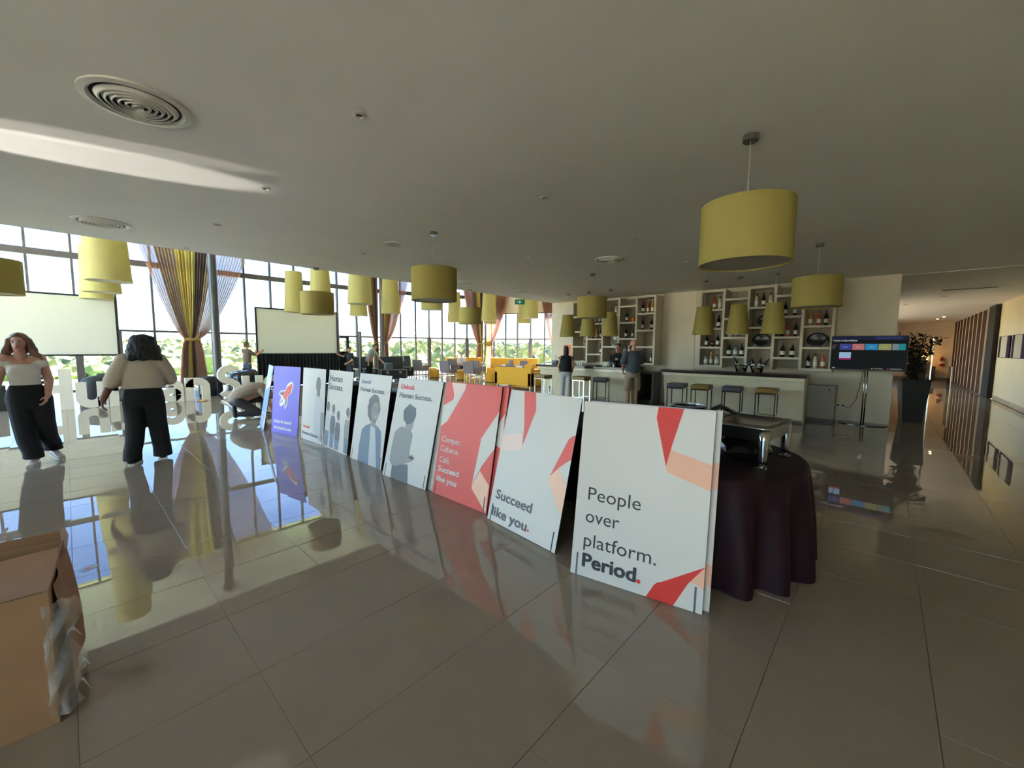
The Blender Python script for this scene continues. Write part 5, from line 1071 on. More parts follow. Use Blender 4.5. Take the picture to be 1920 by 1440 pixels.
M_GLB = mat('gloss_black_cover', (12, 12, 14), 0.12); M_MTB = mat('matte_black_cover', (30, 30, 33), 0.5)
covered('low glossy black covered equipment beside the dark column, behind the letters n and S', 4.0, 17.0 - 1.0, 0.42, 0.55, 0.74, M_GLB, 1)
covered('glossy black cover behind the letter n', 2.95, 15.75, 0.30, 0.45, 0.56, M_GLB, 5); covered('dark cloth-covered equipment behind the letter u, left', 0.55, 16.3, 0.34, 0.4, 0.70, M_MTB, 2)
t = thing('stage_speaker', 'black loudspeaker box at the left edge behind the woman in the white top', 'speaker', (-1.28, 15.3, 0), R(10)); MB().box(-0.25, 0.25, -0.25, 0.25, 0, 0.6, bev=0.012).build('cabinet', M_CASE, t); MB().box(-0.22, 0.22, -0.258, -0.25, 0.04, 0.56).build('grille', mat('speaker_grille_black', (24, 24, 26), 0.6, bump=0.4, bscale=300), t); MB().box(-0.04, 0.04, -0.26, -0.258, 0.06, 0.08).build('badge', M_ALU, t)
for x, z1, lb in ((0.98, 0.80, 'left'), (1.13, 0.82, 'right')):
    t = thing('steel_upright', f'short grey upright of the {lb} stand behind the letter m', 'stand', (x, 16.0, 0)); MB().box(-0.045, 0.045, -0.02, 0.02, 0.02, z1).build('post', M_CHROMEB, t); MB().box(-0.06, 0.06, -0.1, 0.1, 0, 0.02).build('foot', M_BLACKF, t)
t = thing('slatted_crate', 'dark slatted crate between the woman in the white top and the letter H', 'crate', (-0.55, 16.2, 0))
for k in range(6): MB().box(-0.35, 0.25, -0.2, 0.2, 0.06 + 0.12 * k, 0.13 + 0.12 * k).build('slat', M_CASE, t)
for s in (-0.33, 0.23): MB().box(s - 0.02, s + 0.02, -0.19, 0.19, 0, 0.76).build('post', M_BLACKF, t)

# ---------------------------------------------------------------- people
def cap_(b, p0, r0, p1, r1, n=12):
    p0, p1 = Vector(p0), Vector(p1); d = (p1 - p0)
    if d.length < 1e-5: d = Vector((0, 0, 1e-3))
    dn = d.normalized(); pts = []; rs = []
    for k in range(5): a = R(90 * k / 4); pts.append(p0 - dn * r0 * math.cos(a)); rs.append(max(1e-4, r0 * math.sin(a)))
    for k in range(5): a = R(90 * k / 4); pts.append(p1 + dn * r1 * math.sin(a)); rs.append(max(1e-4, r1 * math.cos(a)))
    b.tube(pts, rs, n)
def limb(b, pts, rs):
    for i in range(len(pts) - 1): cap_(b, pts[i], rs[i], pts[i + 1], rs[i + 1])
def ell(b, c, r, rot=None):
    Mx = Matrix.Translation(c) @ (rot.to_4x4() if rot is not None else Matrix.Identity(4)) @ Matrix.Diagonal((r[0], r[1], r[2], 1)); b.add([tuple(Mx @ v) for v in IV], IF)
def loft(b, rings, n=24):
    P = [[(cx + rx * math.cos(2 * math.pi * k / n), cy + ry * math.sin(2 * math.pi * k / n), cz) for k in range(n)] for cx, cy, cz, rx, ry in rings]
    c0, c1 = rings[0], rings[-1]
    b.grid([[(c0[0], c0[1], c0[2])] * n] + P + [[(c1[0], c1[1], c1[2])] * n], close_u=True)
def fuse(b, name, m, parent, voxel=0.012, it=4):
    me = b.mesh(name, m); o = bpy.data.objects.new(name, me); COL.objects.link(o)
    bm = bmesh.new(); bm.from_mesh(me); bmesh.ops.remove_doubles(bm, verts=bm.verts, dist=1e-5); bmesh.ops.recalc_face_normals(bm, faces=bm.faces); bm.to_mesh(me); bm.free()
    md = o.modifiers.new('r', 'REMESH'); md.mode = 'VOXEL'; md.voxel_size = voxel
    if it: sm = o.modifiers.new('s', 'SMOOTH'); sm.factor = 0.5; sm.iterations = it
    me2 = bpy.data.meshes.new_from_object(o.evaluated_get(bpy.context.evaluated_depsgraph_get())); me2.name = name
    bpy.data.objects.remove(o); bpy.data.meshes.remove(me)
    me2.materials.clear(); me2.materials.append(m); me2.polygons.foreach_set('use_smooth', [True] * len(me2.polygons))
    return link(name, me2, parent)
def hand(b, w_, d, n_, curl=35, k=1.0, side=1):
    """palm with five fingers: w_ wrist, d pointing direction, n_ palm normal; thumb on side"""
    w_, d, n_ = Vector(w_), Vector(d).normalized(), Vector(n_); n_ = (n_ - d * n_.dot(d)).normalized(); l_ = d.cross(n_).normalized() * side
    for s in (-0.022, -0.007, 0.008, 0.023): cap_(b, w_ + l_ * s * 0.6 * k, 0.016 * k, w_ + d * 0.078 * k + l_ * s * 1.25 * k, 0.0125 * k, 8)
    for s, ln in ((-0.031, 0.058), (-0.010, 0.074), (0.011, 0.078), (0.031, 0.068)):
        a = R(curl); p = w_ + d * 0.082 * k + l_ * s * k; q = p + (d * math.cos(a * 0.6) + n_ * math.sin(a * 0.6)) * ln * 0.55 * k; e_ = q + (d * math.cos(a * 1.5) + n_ * math.sin(a * 1.5)) * ln * 0.5 * k
        cap_(b, p, 0.0098 * k, q, 0.0092 * k, 8); cap_(b, q, 0.0092 * k, e_, 0.0078 * k, 8)
    p = w_ + d * 0.022 * k + l_ * 0.026 * k; q = p + (d * 0.65 + l_ * 0.75 + n_ * 0.35).normalized() * 0.042 * k; e_ = q + (d * 0.9 + l_ * 0.2 + n_ * 0.45).normalized() * 0.032 * k
    cap_(b, p, 0.015 * k, q, 0.0115 * k, 8); cap_(b, q, 0.0115 * k, e_, 0.009 * k, 8)
def head_(b, c, s=1.0, yaw=0.0, pitch=0.0):
    Rm = Matrix.Rotation(yaw, 3, 'Z') @ Matrix.Rotation(pitch, 3, 'X'); c = Vector(c); g = lambda x, y, z: tuple(c + Rm @ Vector((x * s, y * s, z * s)))
    ell(b, g(0, 0.012, 0.025), (0.074 * s, 0.092 * s, 0.090 * s), Rm); ell(b, g(0, -0.018, -0.035), (0.058 * s, 0.068 * s, 0.078 * s), Rm); ell(b, g(0, -0.052, -0.088), (0.028 * s, 0.026 * s, 0.022 * s), Rm)
    cap_(b, g(0, -0.086, 0.012), 0.009 * s, g(0, -0.103, -0.026), 0.014 * s, 8)
    for x in (-1, 1): ell(b, g(x * 0.074, 0.012, -0.012), (0.012 * s, 0.02 * s, 0.03 * s), Rm)
    return g, Rm
M_EYE = mat('eye_dark', (44, 32, 28), 0.2); M_EYEW = mat('eye_white', (206, 196, 188), 0.3); M_LIP = mat('lips', (150, 84, 78), 0.5); M_BROW = mat('brow', (74, 50, 40), 0.8)
def face(t, body, g, Rm, s=1.0):
    for x in (-1, 1):
        b = MB(); ell(b, g(x * 0.031, -0.078, 0.008), (0.013 * s, 0.008 * s, 0.0075 * s), Rm); e = b.build('eye', M_EYEW, body, smooth=True)
        b = MB(); ell(b, g(x * 0.031, -0.085, 0.008), (0.006 * s, 0.003 * s, 0.006 * s), Rm); b.build('iris', M_EYE, body, smooth=True)
        MB().tube([g(x * 0.014, -0.088, 0.028), g(x * 0.032, -0.087, 0.034), g(x * 0.050, -0.076, 0.028)], [0.003 * s, 0.0045 * s, 0.002 * s], 6).build('eyebrow', M_BROW, body)
    MB().tube([g(-0.024, -0.080, -0.056), g(-0.008, -0.088, -0.053), g(0.008, -0.088, -0.053), g(0.024, -0.080, -0.056)], [0.003 * s, 0.0065 * s, 0.0065 * s, 0.003 * s], 6).build('lips', M_LIP, body, smooth=True)
def shoe(t, p, toe, m, sole, L=0.26, pitch=0.0, name='shoe'):
    """p heel on the ground, toe: direction angle"""
    b = MB(); Mx = Matrix.Translation(p) @ Matrix.Rotation(toe, 4, 'Z') @ Matrix.Rotation(pitch, 4, 'X')
    prof = [(-0.5, 0.036, 0.055, 0.085), (-0.38, 0.040, 0.06, 0.10), (-0.15, 0.040, 0.05, 0.085), (0.1, 0.045, 0.035, 0.06), (0.33, 0.044, 0.028, 0.05), (0.47, 0.030, 0.02, 0.035)]
    rows = []
    for y, hw, zc, zt in prof: rows.append([tuple(Mx @ Vector((hw * math.cos(a), -(y + 0.3) * L, 0.022 + max(0.0, (zt - 0.022) * (0.5 + 0.5 * math.sin(a)))))) for a in [2 * math.pi * k / 14 for k in range(14)]])
    s0 = [tuple(sum(q[i] for q in rows[0]) / 14 for i in range(3))] * 14; s1 = [tuple(sum(q[i] for q in rows[-1]) / 14 for i in range(3))] * 14
    o = b.grid([s0] + rows + [s1], close_u=True).build(name, m, t, smooth=True)
    out = [(hw_, -(y + 0.3) * L) for y, hw_, a_, c_ in prof]; poly = [(x * 1.08, y) for x, y in out] + [(-x * 1.08, y) for x, y in reversed(out)]
    MB().prism(poly, 0.0, 0.024, 'xy', M=Mx).build('sole', sole, o); return o
def hair_strands(b, rg, c, n, ln, rad, spread):
    pass

def person(label, loc, rz, J, skin, top, bottom, hairm, top_col, bottom_col, opt=None):
    opt = opt or {}; t = thing('person', label, 'person', loc, rz); k = opt.get('k', 1.0); vx = opt.get('voxel', 0.012)
    b = MB(); g, Rm = head_(b, J['head'], opt.get('hs', 1.0), opt.get('hyaw', 0), opt.get('hpitch', 0))
    sh = [Vector(J['shl']), Vector(J['shr'])]; hp = [Vector(J['hipl']), Vector(J['hipr'])]; ch = Vector(J['chest']); pel = (hp[0] + hp[1]) / 2
    cap_(b, ch.lerp(Vector(J['head']), 0.25), 0.062 * k, Vector(J['head']) + Vector((0, 0.02, -0.05)), 0.052 * k)
    for i in (0, 1): cap_(b, ch + Vector((0, 0.0, 0.06)), 0.06 * k, sh[i], 0.052 * k)
    tw = opt.get('tw', 0.15)
    limb(b, [ch, (ch + pel) / 2, pel], [tw * 0.78, tw * 0.72, tw * 0.8])
    for i, s in ((0, 'l'), (1, 'r')):
        ar = opt.get('arm', 1.0)
        limb(b, [sh[i], J['el' + s], J['wr' + s]], [0.052 * k * ar, 0.042 * k * ar, 0.029 * k * ar])
        wr = Vector(J['wr' + s]); dd = J.get('hd' + s, tuple(wr - Vector(J['el' + s]))); hand(b, wr, dd, J.get('hn' + s, (0, -1, 0)), opt.get('curl', 40), k, 1 if s == 'l' else -1)
        limb(b, [hp[i], J['kn' + s], J['an' + s]], [0.078 * k, 0.055 * k, 0.040 * k])
    body = fuse(b, 'body', skin, t, opt.get('bvoxel', 0.0085), 3)
    if opt.get('face'): face(t, body, g, Rm, opt.get('hs', 1.0))
    b = MB(); top(b); fuse(b, opt.get('topname', 'top'), top_col, t, vx, opt.get('it', 4))
    b = MB(); bottom(b); fuse(b, opt.get('botname', 'trousers'), bottom_col, t, vx, opt.get('it', 4))
    if hairm is not None:
        b = MB(); opt['hair'](b, g); fuse(b, 'hair', hairm, t, 0.010, 2)
    return t, g
SKIN1 = mat('skin_fair', (190, 140, 120), 0.5); SKIN2 = mat('skin_brown', (110, 70, 54), 0.5); SKIN3 = mat('skin_tan', (196, 142, 116), 0.5)
M_BLKPANT = mat('black_trousers', (16, 15, 18), 0.85, bump=0.15, bscale=18)

# woman in white top, walking towards the camera
J = dict(head=(-0.055, -0.01, 1.585), chest=(-0.045, 0.0, 1.26), shl=(-0.185, 0.0, 1.385), shr=(0.115, 0.0, 1.385), ell=(-0.255, -0.01, 1.10), elr=(0.175, 0.03, 1.09), wrl=(-0.31, -0.10, 0.90), wrr=(0.15, -0.08, 0.895),
         hdl=(-0.2, -0.3, -1), hdr=(-0.25, -0.25, -1), hnl=(1, 0, 0.1), hnr=(-0.8, 0.4, 0.1), hipl=(-0.10, 0, 0.92), hipr=(0.09, 0, 0.92), knl=(-0.075, -0.06, 0.50), knr=(0.11, 0.02, 0.50), anl=(-0.02, -0.10, 0.10), anr=(0.16, 0.14, 0.14))
def top1(b):
    loft(b, [(-.03, 0, 1.03, .135, .10), (-.032, -.005, 1.10, .138, .105), (-.036, -.02, 1.20, .148, .125), (-.04, -.02, 1.27, .150, .125), (-.043, -.005, 1.315, .150, .105)])
    for s in (-1, 1): ell(b, (-.04 + s * .068, -.082, 1.215), (.075, .062, .068)); cap_(b, (-.045 + s * .120, 0, 1.388), .046, (-.045 + s * .168, .0, 1.325), .066); cap_(b, (-.045 + s * .12, 0, 1.33), .06, (-.045 + s * .168, 0, 1.31), .062)
def bot1(b):
    loft(b, [(-.03, 0, 1.05, .138, .105), (-.025, .005, .97, .175, .13), (-.02, .012, .86, .20, .145), (-.01, .01, .74, .19, .13)])
    limb(b, [(-.095, 0, .85), (-.08, -.04, .55), (-.055, -.07, .32), (-.025, -.09, .185)], [.120, .108, .104, .098]); limb(b, [(.085, 0, .85), (.10, .01, .55), (.12, .06, .33), (.15, .125, .235)], [.120, .106, .098, .092])
    loft(b, [(-.022, -.092, .20, .095, .095), (-.02, -.095, .085, .098, .10)]); loft(b, [(.152, .13, .24, .09, .09), (.16, .15, .125, .094, .098)])
def hair1(b, g):
    ell(b, g(0, .035, .045), (.090, .098, .090)); ell(b, g(0, .065, -.04), (.10, .07, .13)); rg = random.Random(4)
    for s in (-1, 1): ell(b, g(s * .088, .03, -.02), (.035, .06, .09)); ell(b, g(s * .115, .025, -.11), (.045, .05, .075)); ell(b, g(s * .15, .015, -.18), (.05, .04, .05))
    for s in (-1, 1):
        for k in range(12):
            x0 = s * rg.uniform(.06, .088); y0 = rg.uniform(-.025, .08); w1_ = rg.uniform(-.015, .015); pts = [g(x0, y0, .04), g(x0 * 1.22 + w1_, y0 + .005, -.03), g(x0 * 1.42 - w1_ + s * .012, y0, -.10), g(x0 * 1.55 + w1_ + s * .02, y0 - .01, -.16), g(x0 * 1.6 - w1_ + s * .05, y0 - .01, -.215)]
            for q in range(4): cap_(b, pts[q], .022 - .002 * q, pts[q + 1], .020 - .003 * q, 8)
    cap_(b, g(.0, -.040, .108), .020, g(.080, -.01, .03), .022); cap_(b, g(.0, -.040, .108), .020, g(-.080, -.01, .03), .022)
t, g = person('woman with long light brown hair, white top and black wide trousers, facing the camera', (-0.345, 8.22, 0), R(2), J, SKIN1, top1, bot1, mat('hair_light_brown', (84, 56, 42), 0.6, rgb2=(124, 86, 62), scale=14, stretch=(1, 1, 0.3)), mat('white_knit', (206, 202, 192), 0.8, bump=0.1, bscale=80), M_BLKPANT,
              dict(hair=hair1, face=True, hyaw=R(-12), hpitch=R(4), topname='white_top', arm=1.12, tw=.135))
M_SNK = mat('white_sneaker', (206, 200, 192), 0.6); M_SOLE = mat('pale_sole', (190, 186, 176), 0.6)
shoe(t, (-0.015, -0.075, 0.0), R(-12), M_SNK, M_SOLE, 0.27, 0.0); shoe(t, (0.165, 0.17, 0.035), R(18), M_SNK, M_SOLE, 0.26, R(8))

# woman in cream jumper seen from behind (faces +y: built facing -y and turned round)
J = dict(head=(-0.02, 0.0, 1.565), chest=(0.0, 0, 1.25), shl=(-0.17, 0.01, 1.375), shr=(0.18, 0.01, 1.375), ell=(-0.26, -0.10, 1.14), elr=(0.31, 0.06, 1.10), wrl=(-0.20, -0.28, 1.02), wrr=(0.40, 0.04, 0.875),
         hdl=(0.5, -1, 0), hdr=(0.15, -0.1, -1), hnl=(0.6, 0.3, -0.5), hnr=(-1, 0, 0), hipl=(-0.09, 0, 0.90), hipr=(0.11, 0, 0.90), knl=(-0.12, -0.02, 0.48), knr=(0.12, 0.02, 0.48), anl=(-0.14, -0.02, 0.09), anr=(0.16, 0.10, 0.10))
def top2(b):
    loft(b, [(.012, 0, .985, .195, .135), (.012, 0, 1.01, .215, .15), (.012, 0, 1.10, .215, .155), (.01, 0, 1.22, .215, .145), (.01, .005, 1.32, .20, .12), (.012, .01, 1.385, .165, .10), (.02, .01, 1.43, .09, .075)])
    limb(b, [(-.165, .01, 1.365), (-.245, -.06, 1.20), (-.27, -.12, 1.10)], [.094, .092, .09]); limb(b, [(.185, .01, 1.365), (.26, .03, 1.21), (.305, .05, 1.10)], [.094, .094, .093]); cap_(b, (.305, .05, 1.10), .095, (.31, .05, 1.085), .09); cap_(b, (-.265, -.14, 1.09), .08, (-.25, -.18, 1.08), .07)
def bot2(b):
    loft(b, [(.012, 0, 1.05, .165, .12), (.012, .01, .96, .20, .15), (.012, .015, .86, .215, .165), (.012, .01, .76, .205, .14)])
    limb(b, [(-.085, 0, .84), (-.11, 0, .50), (-.13, -.01, .28), (-.14, -.01, .16)], [.125, .108, .104, .10]); limb(b, [(.11, 0, .84), (.115, .01, .52), (.13, .07, .30), (.155, .09, .17)], [.125, .108, .10, .096]); loft(b, [(-.14, -.01, .2, .10, .10), (-.145, -.005, .04, .105, .11)]); loft(b, [(.155, .09, .2, .095, .095), (.165, .11, .05, .10, .105)])
def hair2(b, g):
    ell(b, g(0, .03, .045), (.125, .12, .105)); ell(b, g(0, .07, -.07), (.155, .10, .15)); rg = random.Random(9)
    for k in range(150):
        a = rg.uniform(-.35, 3.5); zz = rg.uniform(-.19, .09); rr_ = .095 + .06 * min(1, (.12 - zz) / .2)
        ell(b, g(rr_ * math.cos(a), .05 + rr_ * .7 * math.sin(a), zz), (.030, .030, .034))
    for k in range(30):
        x = rg.uniform(-.16, .16); cap_(b, g(x * .85, .10, -.10), .03, g(x * 1.05, .11, -.19 - .03 * rg.random()), .024, 8)
t, g = person('woman with dark curly hair in a cream jumper and black trousers, seen from behind', (0.69, 7.36, 0), R(180 - 6), J, SKIN2, top2, bot2, mat('hair_black_curly', (22, 19, 18), 0.6, bump=0.8, bscale=60), mat('cream_jumper', (186, 172, 152), 0.9, bump=0.15, bscale=25), M_BLKPANT,
              dict(hair=hair2, hpitch=R(14), topname='jumper', arm=1.25, k=1.04))
shoe(t, (-0.145, 0.04, 0.0), R(4), M_BLKPANT, M_LABEL, 0.26, 0.0); shoe(t, (0.165, 0.17, 0.0), R(-20), M_BLKPANT, M_LABEL, 0.26, R(0))

# generic standing men / women for the distance
def simple_top(sw, bw2, z0, sleeves, zt=1.40, depth=0.115):
    def f(b):
        loft(b, [(0, 0, z0, bw2, depth), (0, 0, z0 + .1, bw2, depth), (0, 0, 1.18, sw * .88, depth), (0, 0, 1.32, sw, depth * .95), (0, 0, zt, sw * .86, depth * .7), (0, 0, zt + .05, .07, .065)])
        for p, q, r0, r1 in sleeves: cap_(b, p, r0, q, r1)
    return f
def stand_J(h=1.75, arms=None, head=None):
    d = dict(head=(0, -0.01, 1.60), chest=(0, 0, 1.27), shl=(-0.175, 0, 1.40), shr=(0.175, 0, 1.40), ell=(-0.22, 0.02, 1.12), elr=(0.22, 0.02, 1.12), wrl=(-0.22, -0.06, 0.88), wrr=(0.22, -0.06, 0.88), hnl=(1, 0, 0), hnr=(-1, 0, 0), hipl=(-0.09, 0, 0.93), hipr=(0.09, 0, 0.93), knl=(-0.1, -0.01, 0.5), knr=(0.1, -0.01, 0.5), anl=(-0.1, 0, 0.08), anr=(0.1, 0, 0.08))
    if arms: d.update(arms)
    if head: d['head'] = head
    return d
def trousers(r=.09, z=.06, zw=1.0, sp=0.1):
    def f(b):
        loft(b, [(0, 0, zw, .15, .105), (0, 0, .93, .165, .12), (0, 0, .82, .16, .115)])
        for s in (-1, 1): limb(b, [(s * .085, 0, .85), (s * sp, -.01, .5), (s * sp, 0, z + r * .6)], [.095, r * .85, r * .7])
    return f
def short_hair(b, g): ell(b, g(0, .03, .05), (.082, .09, .082)); ell(b, g(0, .05, 0), (.08, .06, .09))
def jeans_only(b): trousers(.078)(b)

# at the bar
def long_hair(b, g):
    short_hair(b, g); ell(b, g(0, .045, -.07), (.085, .06, .16))
ck = dict(voxel=0.013, bvoxel=0.010)
J = stand_J(arms=dict(ell=(-0.215, 0.03, 1.12), elr=(0.215, 0.03, 1.12), wrl=(-0.17, -0.10, .93), wrr=(0.18, -0.10, .93), shl=(-.155, 0, 1.38), shr=(.155, 0, 1.38)))
t, g = person('woman in black sleeveless top and white jeans leaning at the left bar, seen from behind', (9.62, 6.70, 0), R(122), J, SKIN3, simple_top(.195, .165, .95, [((-.15, 0, 1.385), (-.19, 0, 1.35), .05, .045), ((.15, 0, 1.385), (.19, 0, 1.35), .05, .045)], 1.40, .14), trousers(.10, .05, .98, .095), mat('hair_dark_brown', (46, 32, 28), 0.5), mat('black_cotton', (18, 18, 20), 0.8), mat('white_denim', (206, 204, 200), 0.8), dict(hair=long_hair, tw=.12, topname='sleeveless_top', botname='jeans', **ck))
t.scale = (0.95, 0.95, 0.95); MB().box(0.03, 0.11, 0.118, 0.124, 0.80, 0.92).build('back_pocket', mat('pocket_beige', (214, 196, 184), 0.8), t)
shoe(t, (-0.09, 0.05, 0), 0, M_SNK, M_SOLE); shoe(t, (0.09, 0.05, 0), 0, M_SNK, M_SOLE)
def shorts(b):
    loft(b, [(0, 0, 1.0, .17, .125), (0, 0, .92, .185, .135), (0, 0, .82, .18, .125)])
    for s in (-1, 1): limb(b, [(s * .095, 0, .82), (s * .115, -.01, .62)], [.105, .10]); cap_(b, (s * .115, -.01, .60), .098, (s * .118, -.01, .56), .095)
J = stand_J(arms=dict(shl=(-.20, 0, 1.42), shr=(.20, 0, 1.42), ell=(-.25, -.08, 1.16), elr=(.27, .03, 1.14), wrl=(-.14, -.32, 1.10), wrr=(.20, -.12, .98), hdl=(.4, -1, 0)), head=(0, -.01, 1.63))
t, g = person('bald bearded man in grey short-sleeved shirt and khaki shorts standing at the left bar', (9.66, 4.68, 0), R(140), J, SKIN3, simple_top(.205, .175, .90, [((-.19, 0, 1.40), (-.245, -.06, 1.21), .075, .078), ((.19, 0, 1.40), (.26, .02, 1.20), .075, .078)], 1.42, .135), shorts, mat('beard_brown', (70, 48, 38), 0.7), mat('grey_shirt', (84, 92, 100), 0.8, bump=0.2, bscale=20), mat('khaki_cotton', (176, 152, 124), 0.8),
              dict(hair=lambda b, g: (ell(b, g(0, -.055, -.085), (.052, .045, .045)), ell(b, g(.05, -.02, -.06), (.022, .04, .04)), ell(b, g(-.05, -.02, -.06), (.022, .04, .04))), topname='shirt', botname='shorts', face=True, hyaw=R(28), tw=.16, **ck))
t.scale = (1.035, 1.035, 1.035); shoe(t, (-0.1, 0.05, 0), 0, M_BLACKF, M_SOLE); shoe(t, (0.1, 0.05, 0), 0, M_BLACKF, M_SOLE)
J = stand_J(arms=dict(ell=(-.22, -.06, 1.14), wrl=(-.16, -.24, 1.13), elr=(.22, -.06, 1.14), wrr=(.16, -.24, 1.13)))
t, g = person('bartender in black behind the left bar, partly hidden by the grey-shirted man', (11.06, 5.85, 0), R(-80), J, SKIN3, simple_top(.18, .16, .92, [((-.17, 0, 1.39), (-.22, -.05, 1.14), .06, .05), ((.17, 0, 1.39), (.22, -.05, 1.14), .06, .05)]), trousers(), mat('hair_black', (24, 20, 20), 0.5), mat('black_cotton', (18, 18, 20), 0.8), M_BLKPANT, dict(hair=short_hair, topname='shirt', **ck))
shoe(t, (-0.1, 0.05, 0), 0, M_BLACKF, M_BLACKF); shoe(t, (0.1, 0.05, 0), 0, M_BLACKF, M_BLACKF)
# by the screens
ck = dict(voxel=0.016, bvoxel=0.011)
J = stand_J(arms=dict(ell=(-.22, -.18, 1.22), wrl=(-.20, -.40, 1.36), elr=(.22, -.18, 1.20), wrr=(.18, -.42, 1.30)))
t, g = person('man in brown T-shirt reaching up at the left edge of the middle screen', (4.35, 16.75, 0), R(105), J, SKIN3, simple_top(.19, .155, .95, [((-.17, 0, 1.39), (-.22, -.10, 1.27), .068, .065), ((.17, 0, 1.39), (.22, -.10, 1.26), .068, .065)]), trousers(), mat('hair_grey_brown', (90, 78, 70), 0.6), mat('brown_tshirt', (104, 88, 72), 0.8), mat('blue_jeans', (62, 76, 92), 0.8), dict(hair=short_hair, topname='t_shirt', botname='jeans', **ck))
shoe(t, (-0.1, 0.05, 0), 0, M_BLACKF, M_SOLE); shoe(t, (0.1, 0.05, 0), 0, M_BLACKF, M_SOLE)
J = stand_J(arms=dict(ell=(-.26, -.12, 1.28), wrl=(-.30, -.36, 1.36), elr=(.22, -.06, 1.10), wrr=(.16, -.28, .98)))
t, g = person('man in black T-shirt and black cap working at the right end of the middle screen', (8.02, 16.55, 0), R(-75), J, SKIN3, simple_top(.19, .16, .92, [((-.17, 0, 1.39), (-.24, -.07, 1.31), .068, .065), ((.17, 0, 1.39), (.22, -.04, 1.22), .068, .065)]), trousers(), mat('black_cap', (20, 20, 22), 0.7), mat('black_cotton', (18, 18, 20), 0.8), mat('dark_jeans', (40, 42, 48), 0.8), dict(hair=lambda b, g: (ell(b, g(0, .02, .055), (.085, .095, .07)), ell(b, g(0, -.09, .05), (.06, .06, .012))), topname='t_shirt', botname='jeans', **ck))
t.scale = (.90, .90, .90); shoe(t, (-0.1, 0.05, 0), 0, M_BLACKF, M_SOLE); shoe(t, (0.1, 0.05, 0), 0, M_BLACKF, M_SOLE)
def lean_top(b):
    limb(b, [(0, 0, .98), (.02, -.06, 1.16), (.06, -.14, 1.32)], [.155, .155, .16]); cap_(b, (-.11, -.15, 1.36), .085, (-.17, -.14, 1.24), .075); cap_(b, (.19, -.15, 1.33), .085, (.26, -.22, 1.20), .07)
J = stand_J(arms=dict(chest=(.05, -.12, 1.26), shl=(-.11, -.15, 1.37), shr=(.20, -.16, 1.33), ell=(-.21, -.12, 1.10), wrl=(-.22, -.10, .86), elr=(.28, -.26, 1.12), wrr=(.32, -.44, .92)), head=(.11, -.24, 1.56))
t, g = person('man in light grey T-shirt and black trousers bending towards the flight cases', (9.05, 16.85, 0), R(30), J, SKIN3, lean_top, trousers(), mat('hair_brown_curly', (70, 52, 42), 0.7), mat('light_grey_tshirt', (150, 158, 150), 0.8), M_BLKPANT, dict(hair=short_hair, hpitch=R(30), hyaw=R(20), topname='t_shirt', **ck))
shoe(t, (-0.1, 0.05, 0), 0, M_BLACKF, M_SOLE); shoe(t, (0.1, 0.05, 0), 0, M_BLACKF, M_SOLE)
# seated guest
J = stand_J(arms=dict(head=(0, -.02, 1.17), chest=(0, 0, .84), shl=(-.17, 0, .96), shr=(.17, 0, .96), ell=(-.21, -.06, .70), elr=(.21, -.06, .70), wrl=(-.12, -.28, .64), wrr=(.12, -.28, .64), hipl=(-.09, 0, .50), hipr=(.09, 0, .50), knl=(-.1, -.42, .48), knr=(.1, -.42, .48), anl=(-.1, -.42, .09), anr=(.1, -.42, .09)))
def sit_top(b): loft(b, [(0, 0, .46, .16, .12), (0, 0, .6, .16, .125), (0, 0, .80, .17, .12), (0, 0, .93, .16, .09), (0, 0, .99, .07, .06)]); cap_(b, (-.16, 0, .95), .065, (-.20, -.05, .76), .06); cap_(b, (.16, 0, .95), .065, (.20, -.05, .76), .06)
def sit_bot(b): ell(b, (0, 0, .48), (.17, .14, .09)); [limb(b, [(s * .09, 0, .5), (s * .1, -.42, .49), (s * .1, -.42, .10)], [.085, .07, .06]) for s in (-1, 1)]
t, g = person('person in pale shirt sitting on the window banquette', (15.0, 17.55, 0), R(-25), J, SKIN3, sit_top, sit_bot, mat('hair_grey_brown', (90, 78, 70), 0.6), mat('pale_shirt', (200, 206, 212), 0.8), M_BLKPANT, dict(hair=short_hair, topname='shirt', **ck))

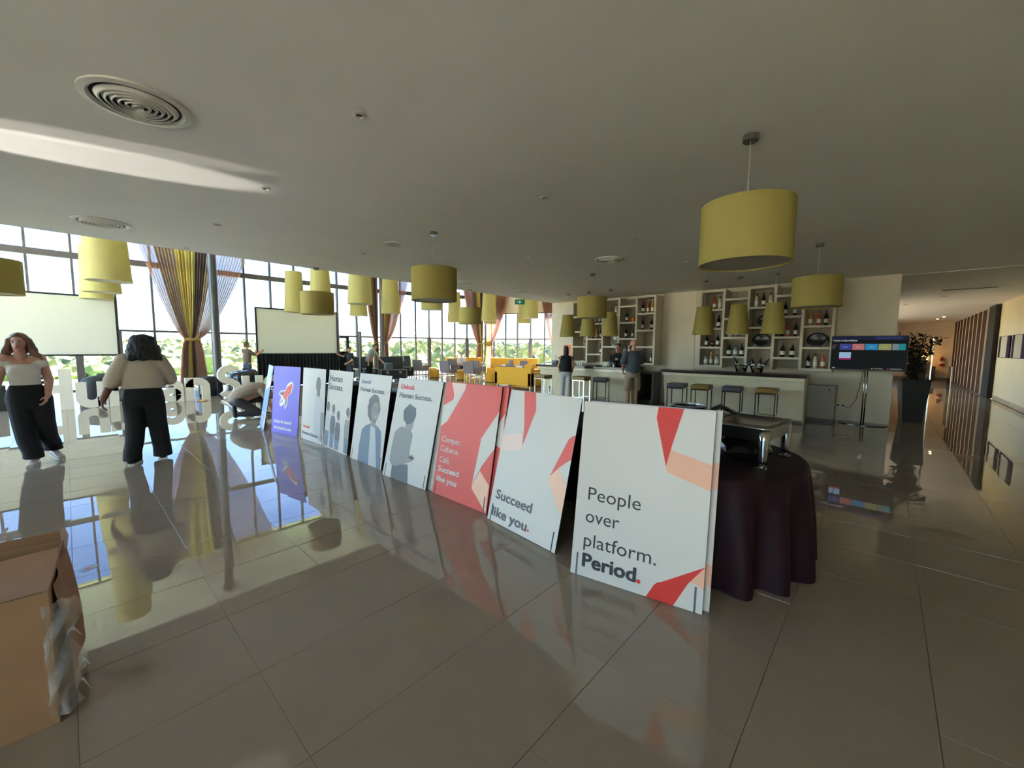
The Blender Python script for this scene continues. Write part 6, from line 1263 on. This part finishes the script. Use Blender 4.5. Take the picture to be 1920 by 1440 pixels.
# crouching man, local +x = picture right, kneeling side-on facing right
J = dict(head=(.46, -.02, .48), chest=(.30, 0, .58), shl=(.33, -.15, .56), shr=(.33, .15, .56), ell=(.42, -.19, .30), elr=(.46, .18, .32), wrl=(.50, -.12, .09), wrr=(.56, .14, .09), hdl=(1, .1, -.25), hdr=(1, 0, -.25), hnl=(0, 0, -1), hnr=(0, 0, -1),
         hipl=(-.14, -.10, .40), hipr=(-.12, .10, .40), knl=(.22, -.12, .09), knr=(.36, .14, .36), anl=(-.16, -.12, .10), anr=(.34, .15, .09))
def top_c(b): limb(b, [(-.17, 0, .42), (-.06, 0, .53), (.12, 0, .60), (.28, 0, .60)], [.16, .165, .175, .155]); [cap_(b, (.31, s * .14, .57), .08, (.39, s * .18, .43), .07) for s in (-1, 1)]
def bot_c(b):
    ell(b, (-.18, 0, .36), (.14, .17, .13)); limb(b, [(-.14, -.10, .36), (.06, -.11, .22), (.23, -.12, .10)], [.11, .095, .075]); limb(b, [(.22, -.12, .085), (-.02, -.12, .085), (-.14, -.12, .085)], [.072, .065, .055])
    limb(b, [(-.12, .10, .38), (.34, .13, .37)], [.105, .08]); limb(b, [(.35, .14, .35), (.34, .15, .14)], [.078, .06])
t, g = person('man in taupe T-shirt and dark trousers crouching on the floor among the letters and boards', (2.62, 10.35, 0), R(-12), J, SKIN3, top_c, bot_c, mat('hair_dark_brown', (46, 32, 28), 0.5), mat('taupe_tshirt', (150, 132, 116), 0.85, bump=0.15, bscale=20), mat('charcoal_trousers', (66, 62, 62), 0.8), dict(hair=short_hair, hyaw=R(90), hpitch=R(0), topname='t_shirt', voxel=0.012, bvoxel=0.010))
b = MB(); cap_(b, (-.20, -.12, .05), .045, (-.22, -.12, .22), .05); b.build('shoe', M_BLACKF, t, smooth=True); shoe(t, (0.30, 0.15, 0), R(90), M_BLACKF, M_SOLE)
t = thing('floor_strip', 'thin pale strip lying on the floor between the letter S and the crouching man', 'strip', (2.84, 12.55, 0.0), R(-94.2)); MB().box(-1.4, 1.4, -0.02, 0.02, 0.001, 0.012, bev=0.002).build('profile', M_LABEL, t)
for k, (x, y, r_, lb) in enumerate(((2.75, 9.95, 20, 'crumpled white paper scrap under the crouching man'), (3.05, 14.1, 50, 'orange scrap on the floor before the letter n'))):
    t = thing('paper_scrap', lb, 'scrap', (x if k == 0 else 2.52, y if k == 0 else 14.2, 0), R(r_)); rg = random.Random(k); MB().grid([[(-0.15 + 0.1 * i, -0.1 + 0.1 * j, 0.006 + 0.03 * rg.random()) for i in range(4)] for j in range(3)]).build('paper', M_LABEL if k == 0 else mat('orange_scrap', (226, 150, 60), 0.7), t)
t = thing('tape_scrap', 'small clear tape scrap with red print on the floor by the carton', 'scrap', (0.02, 4.05, 0), R(25)); MB().box(-0.045, 0.045, -0.035, 0.035, 0.001, 0.003).build('tape', mat('tape_film', (190, 206, 214), 0.2, clear=0.5), t); MB().box(-0.02, 0.015, -0.008, 0.01, 0.003, 0.0036).build('print', CORALT, t)
